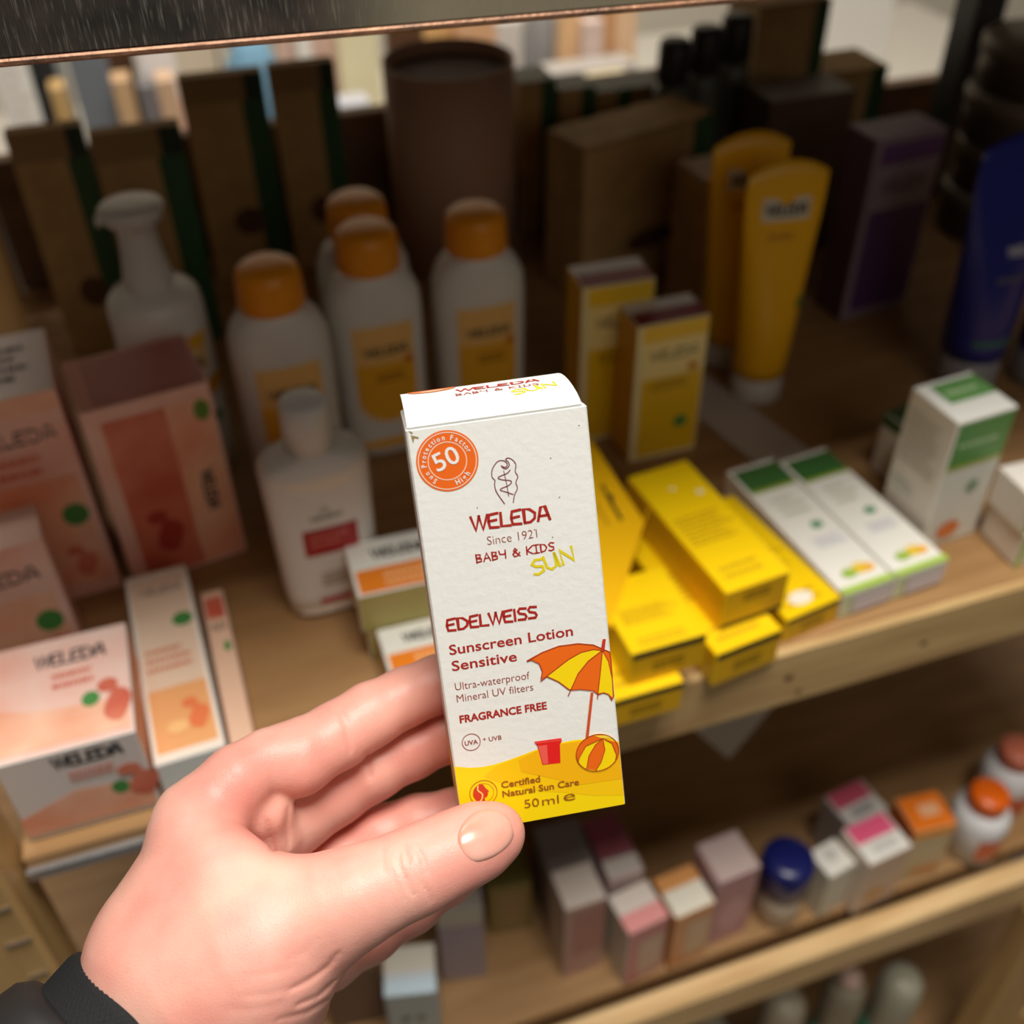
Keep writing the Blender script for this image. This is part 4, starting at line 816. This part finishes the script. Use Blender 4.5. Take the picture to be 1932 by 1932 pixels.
palm = chain([(235, 2040, .296, 165), (300, 1938, .304, 168), (338, 1800, .306, 160), (362, 1700, .308, 124), (366, 1605, .311, 88)]) + \
       chain([(340, 1800, .303, 155), (440, 1820, .300, 162), (462, 1890, .305, 140), (360, 2020, .305, 145)]) + \
       chain([(368, 1700, .302, 105), (435, 1712, .298, 92), (520, 1726, .297, 90)]) + \
       chain([(365, 1585, .307, 70), (420, 1648, .301, 78), (495, 1707, .298, 82)]) + \
       chain([(430, 1620, .336, 100), (450, 1720, .342, 105), (500, 1820, .340, 105), (430, 1940, .328, 130)]) + \
       chain([(590, 1840, .325, 46), (560, 1895, .318, 50), (505, 1985, .315, 62)]) + \
       chain([(462, 1515, .322, 40), (500, 1528, .325, 46), (520, 1575, .331, 42), (520, 1620, .338, 46)])
Dp = field(palm, .0055)
Dt = field(thumb, .005)
D = smin(Dp, Dt, .007)
for g in (index, middle, ringf, pinky):
    Dg = field(g, .004)
    wgt = np.clip((-.058 - ax[0]) / .022, 0, 1)[:, None, None].astype(np.float32)     # fingers blend with the palm, stay apart beyond it
    kk = .0008 + .0040 * wgt
    h = np.maximum(kk - np.abs(D - Dg), 0) / kk; D = np.minimum(D, Dg) - h * h * kk * .25
# creases and wrinkles
def crease(pts, depth, wpx, z0, z1):
    global D
    P = np.array(pts, float); zm = (z0 + z1) / 2
    xs = (P[:, 0] - CC) / F; ysx = (P[:, 1] - CC) / F
    mnx = min(xs.min() * z0, xs.min() * z1) - .004; mxx = max(xs.max() * z0, xs.max() * z1) + .004
    mny = ysx.min() * z0 - .004; mxy = ysx.max() * z1 + .004
    i0 = [max(0, int((mnx - lo[0]) / vox)), max(0, int((mny - lo[1]) / vox)), max(0, int((z0 - lo[2]) / vox))]
    i1 = [min(N[0], int((mxx - lo[0]) / vox) + 1), min(N[1], int((mxy - lo[1]) / vox) + 1), min(N[2], int((z1 - lo[2]) / vox) + 1)]
    X = ax[0][i0[0]:i1[0], None, None]; Y = ax[1][None, i0[1]:i1[1], None]; Z = ax[2][None, None, i0[2]:i1[2]]
    U = X / Z * F + CC; V = Y / Z * F + CC; best = np.full(np.broadcast(U, V).shape, 1e9)
    n = len(P) - 1
    for i in range(n):
        ab = P[i + 1] - P[i]; t = np.clip(((U - P[i][0]) * ab[0] + (V - P[i][1]) * ab[1]) / (ab @ ab), 0, 1)
        tt = (i + t) / n; fade = np.clip(np.minimum(tt, 1 - tt) * 5, .15, 1)
        dd = ((U - P[i][0] - t * ab[0]) ** 2 + (V - P[i][1] - t * ab[1]) ** 2) / fade ** 1.0
        best = np.minimum(best, dd)
    D[i0[0]:i1[0], i0[1]:i1[1], i0[2]:i1[2]] += (depth * np.exp(-best / wpx ** 2)).astype(np.float32)
TZ0, TZ1 = .25, .31
for pts, dp, wp in (([(762, 1590), (766, 1612), (772, 1632)], .0006, 3.5), ([(752, 1600), (753, 1630), (765, 1660), (782, 1695)], .0006, 3.5), ([(786, 1598), (798, 1622), (804, 1655)], .0005, 3.5),
                   ([(722, 1595), (720, 1620), (728, 1650)], .0003, 4), ([(797, 1660), (806, 1685), (812, 1700)], .0005, 3.5), ([(738, 1640), (748, 1668), (766, 1700)], .0002, 4),
                   ([(640, 1795), (622, 1820), (585, 1850), (540, 1872)], .0006, 5), ([(632, 1850), (600, 1880), (556, 1898)], .0006, 5), ([(600, 1835), (560, 1860), (510, 1875), (450, 1880)], .0003, 5),
                   ([(620, 1885), (580, 1910), (520, 1925)], .0005, 5), ([(560, 1820), (520, 1835), (470, 1842)], .0002, 5), ([(600, 1770), (570, 1800), (530, 1815)], .0002, 5),
                   ([(540, 1890), (480, 1905), (420, 1905)], .0002, 5)):
    crease(pts, dp, wp, TZ0, TZ1 + .03)
for pts, dp, wp in (([(640, 1338), (655, 1370), (660, 1420)], .0006, 7), ([(505, 1545), (510, 1580), (520, 1620)], .0009, 6), ([(545, 1520), (540, 1560), (545, 1600)], .0007, 6),
                    ([(690, 1420), (700, 1470)], .0006, 6)):
    crease(pts, dp, wp, .30, .37)
# surface nets
ins = D < 0
c8 = [(i, j, k) for i in (0, 1) for j in (0, 1) for k in (0, 1)]
cnt = sum(ins[i:N[0] - 1 + i, j:N[1] - 1 + j, k:N[2] - 1 + k].astype(np.int8) for i, j, k in c8)
act = (cnt > 0) & (cnt < 8); ids = -np.ones(act.shape, np.int64); A = np.argwhere(act); ids[tuple(A.T)] = np.arange(len(A))
acc = np.zeros((len(A), 3)); num = np.zeros(len(A))
for e0 in c8:
    for axis in range(3):
        if e0[axis]: continue
        e1 = list(e0); e1[axis] = 1
        a = D[A[:, 0] + e0[0], A[:, 1] + e0[1], A[:, 2] + e0[2]]; b_ = D[A[:, 0] + e1[0], A[:, 1] + e1[1], A[:, 2] + e1[2]]
        mk = (a < 0) != (b_ < 0); t = np.where(mk, a / np.where(mk, a - b_, 1), 0)
        p = np.tile(np.array(e0, float), (len(A), 1)); p[:, axis] += t
        acc += p * mk[:, None]; num += mk
VV = (A + acc / num[:, None]) * vox + lo
faces = []
for axis in range(3):
    sl0 = [slice(1, N[i] - 1) for i in range(3)]; 
    a = ins[1:-1, 1:-1, 1:-1]
    sh = [slice(1, N[i] - 1) for i in range(3)]; sh[axis] = slice(2, N[axis]); b_ = ins[tuple(sh)]
    E_ = np.argwhere(a != b_) + 1
    flip = ins[tuple(E_.T)]
    o1, o2 = [(1, 2), (2, 0), (0, 1)][axis]
    def cell(d1, d2):
        c = E_.copy(); c[:, o1] -= d1; c[:, o2] -= d2; return ids[tuple(c.T)]
    Q = np.stack([cell(1, 1), cell(0, 1), cell(0, 0), cell(1, 0)], 1)
    Q = Q[(Q >= 0).all(1)] if (Q < 0).any() else Q
    if len(Q) == len(flip): Q[~flip] = Q[~flip][:, ::-1]
    faces.append(Q)
faces = np.concatenate(faces)
# relax a little
for it in range(3):
    s_ = np.zeros_like(VV); c_ = np.zeros(len(VV))
    for i in range(4):
        a, b_ = faces[:, i], faces[:, (i + 1) % 4]
        np.add.at(s_, a, VV[b_]); np.add.at(c_, a, 1); np.add.at(s_, b_, VV[a]); np.add.at(c_, b_, 1)
    VV = VV * .5 + (s_ / np.maximum(c_, 1)[:, None]) * .5
def toworld(P): return P @ R.T + np.array([0, 0, EYE])
me = bpy.data.meshes.new('hand'); Wd = toworld(VV)
me.vertices.add(len(Wd)); me.vertices.foreach_set('co', Wd.ravel())
me.loops.add(len(faces) * 4); me.loops.foreach_set('vertex_index', faces.ravel().astype(np.int32))
me.polygons.add(len(faces)); me.polygons.foreach_set('loop_start', np.arange(len(faces), dtype=np.int32) * 4)
me.polygons.foreach_set('use_smooth', np.ones(len(faces), bool)); me.update(calc_edges=True); me.validate()
# skin
SK = bpy.data.materials.new('skin'); SK.use_nodes = True; nt = SK.node_tree; b = nt.nodes['Principled BSDF']
b.inputs['Roughness'].default_value = .42; b.inputs['Subsurface Weight'].default_value = .35; b.inputs['Subsurface Radius'].default_value = (1, .3, .16)
b.inputs['Subsurface Scale'].default_value = .003; b.inputs['Specular IOR Level'].default_value = .4
tc = nt.nodes.new('ShaderNodeTexCoord')
n1 = noise(34, (1, 1, 1), 3); r1 = ramp(n1, .34, lin((227, 152, 137)), .66, lin((239, 183, 164)))
sp = nt.nodes.new('ShaderNodeSeparateXYZ'); nt.links.new(tc.outputs['Object'], sp.inputs[0])
mr = nt.nodes.new('ShaderNodeMapRange'); mr.inputs[1].default_value = -.01; mr.inputs[2].default_value = .08; mr.inputs[4].default_value = .5; nt.links.new(sp.outputs[0], mr.inputs[0])
mx2 = nt.nodes.new('ShaderNodeMix'); mx2.data_type = 'RGBA'; nt.links.new(mr.outputs[0], mx2.inputs[0]); nt.links.new(r1.outputs[0], mx2.inputs[6]); mx2.inputs[7].default_value = lin((232, 146, 132))
nt.links.new(mx2.outputs[2], b.inputs['Base Color'])
vo = nt.nodes.new('ShaderNodeTexVoronoi'); vo.feature = 'DISTANCE_TO_EDGE'; vo.inputs['Scale'].default_value = 1100; nt.links.new(tc.outputs['Object'], vo.inputs['Vector'])
n3 = noise(420, (1, 1, 1), 5)
ad = nt.nodes.new('ShaderNodeMath'); ad.operation = 'ADD'; nt.links.new(vo.outputs[0], ad.inputs[0]); nt.links.new(n3.outputs['Fac'], ad.inputs[1])
bp = nt.nodes.new('ShaderNodeBump'); bp.inputs['Strength'].default_value = .22; bp.inputs['Distance'].default_value = .0004
nt.links.new(ad.outputs[0], bp.inputs['Height']); nt.links.new(bp.outputs[0], b.inputs['Normal'])
me.materials.append(SK)
hand = bpy.data.objects.new('hand', me); COL.objects.link(hand); hand.parent = person
# thumbnail, laid on the thumb surface
def hit(px, py):
    d = np.array([(px - CC) / F, (py - CC) / F, 1.]); z = .27
    for z in np.arange(.27, .33, .0004):
        p = d * z; i = ((p - lo) / vox).round().astype(int)
        v = D[i[0], i[1], i[2]]
        if v < 0: return z - (vox * .3) 
    return .303
NO = [(864, 1592), (872, 1612), (886, 1625), (905, 1626), (930, 1617), (950, 1604), (966, 1586), (970, 1566), (962, 1545), (942, 1530), (915, 1527), (890, 1536), (872, 1555), (864, 1574)]
NO = sm(NO + [NO[0]], 2)[:-1]; nc = np.mean(NO, 0); K = 7; grid = []
zc = [[hit(*(nc + (np.array(o) - nc) * (k / K))) for o in NO] for k in range(K + 1)]
gp = np.array([nc + (np.array(o) - nc) * (k / K) for k in range(0, K) for o in NO]) - nc; gz = np.array([zc[k][j] for k in range(0, K) for j in range(len(NO))])
Bf = lambda p: np.stack([np.ones(len(p)), p[:, 0], p[:, 1], p[:, 0] ** 2, p[:, 0] * p[:, 1], p[:, 1] ** 2, p[:, 0] ** 3, p[:, 1] ** 3, p[:, 0] ** 2 * p[:, 1], p[:, 0] * p[:, 1] ** 2], 1)
cf = np.linalg.lstsq(Bf(gp / 50), gz, rcond=None)[0]
zfit = lambda p: float((Bf((np.array(p)[None] - nc) / 50) @ cf)[0])
z00 = zfit(nc)
mb = MB(); vs = []
for side in (0, 1):
    vs.append(toworld(cp(nc[0], nc[1], z00 - (.0005 if side == 0 else -.0006))[None])[0])
    for k in range(1, K + 1):
        for j, o in enumerate(NO):
            p = nc + (np.array(o) - nc) * (k / K); off = (.00042 if k < K - 1 else .00036 if k < K else .00012) if side == 0 else -.0006
            zz = zfit(p)
            vs.append(toworld(cp(p[0], p[1], zz - off)[None])[0])
m_ = len(NO); half = 1 + K * m_; fs = []
for side in (0, 1):
    b0 = side * half
    for j in range(m_):
        t_ = (b0, b0 + 1 + j, b0 + 1 + (j + 1) % m_); fs.append(t_ if side == 0 else t_[::-1])
        for k in range(K - 1):
            a = b0 + 1 + k * m_; q_ = (a + j, a + m_ + j, a + m_ + (j + 1) % m_, a + (j + 1) % m_); fs.append(q_ if side == 0 else q_[::-1])
for j in range(m_):
    a = 1 + (K - 1) * m_; fs.append((a + j, half + a + j, half + a + (j + 1) % m_, a + (j + 1) % m_))
mb.add(vs, fs, mat('fingernail', (238, 158, 136), .22, c2=(244, 178, 160), nscale=60, sss=.3), True)
nail = mb.build('thumbnail', hand)

# sleeve: knitted cuff and the jacket shell
KNIT = mat('black_knit', (17, 17, 18), .85, bump=.4, bscale=1500)
SHELL = mat('jacket_shell', (28, 28, 30), .55, bump=.2, bscale=60)
dA = np.array([-.60, .68, -.45]); dA /= np.linalg.norm(dA)
def axis_pt(s): # s metres along the forearm from the cuff edge; direction chosen in camera space
    return cp(312, 1940, .307) + s * dA
uA = np.array([.74, .67, 0]); uA -= dA * (uA @ dA); uA /= np.linalg.norm(uA); wA = np.cross(dA, uA)
def tubemesh(prof, ru, rw, mater, knit=0, n=150, bumps=0):
    rg = []
    for s, k in prof:
        c = axis_pt(s); ring_ = []
        for i in range(n):
            t = 2 * math.pi * i / n; kr = k + (knit * (math.sin(t * 110) * (1 if int(s / .0012) % 2 else -1)) if knit and s > .0012 else 0) + bumps * (math.sin(3 * t + s * 90) + .6 * math.sin(7 * t - s * 140))
            ring_.append(tuple(toworld((c + uA * math.cos(t) * (ru + kr) + wA * math.sin(t) * (rw + kr))[None])[0]))
        rg.append(ring_)
    return rg
mb = MB(); pr = [(.006, -.0026), (.001, -.0026), (-.0005, -.001)] + [(.0004 + .0006 * i, .0006 * min(1, i / 4)) for i in range(34)]
mb.rings(tubemesh(pr, .0335, .034, KNIT, .0002, 440), KNIT, False, False); slv = mb.build('cuff', person)
slv['label'] = 'black knitted jacket cuff'
mb = MB(); pr = [(.012, -.001), (.0125, .003), (.016, .0065), (.026, .009), (.034, .0115), (.044, .012), (.056, .010), (.066, .012), (.085, .013), (.11, .014)]
mb.rings(tubemesh(pr, .0345, .035, SHELL, 0, 120, .0012), SHELL, False, False); sh = mb.build('jacket_sleeve', person)
sh['label'] = 'smooth black jacket sleeve'
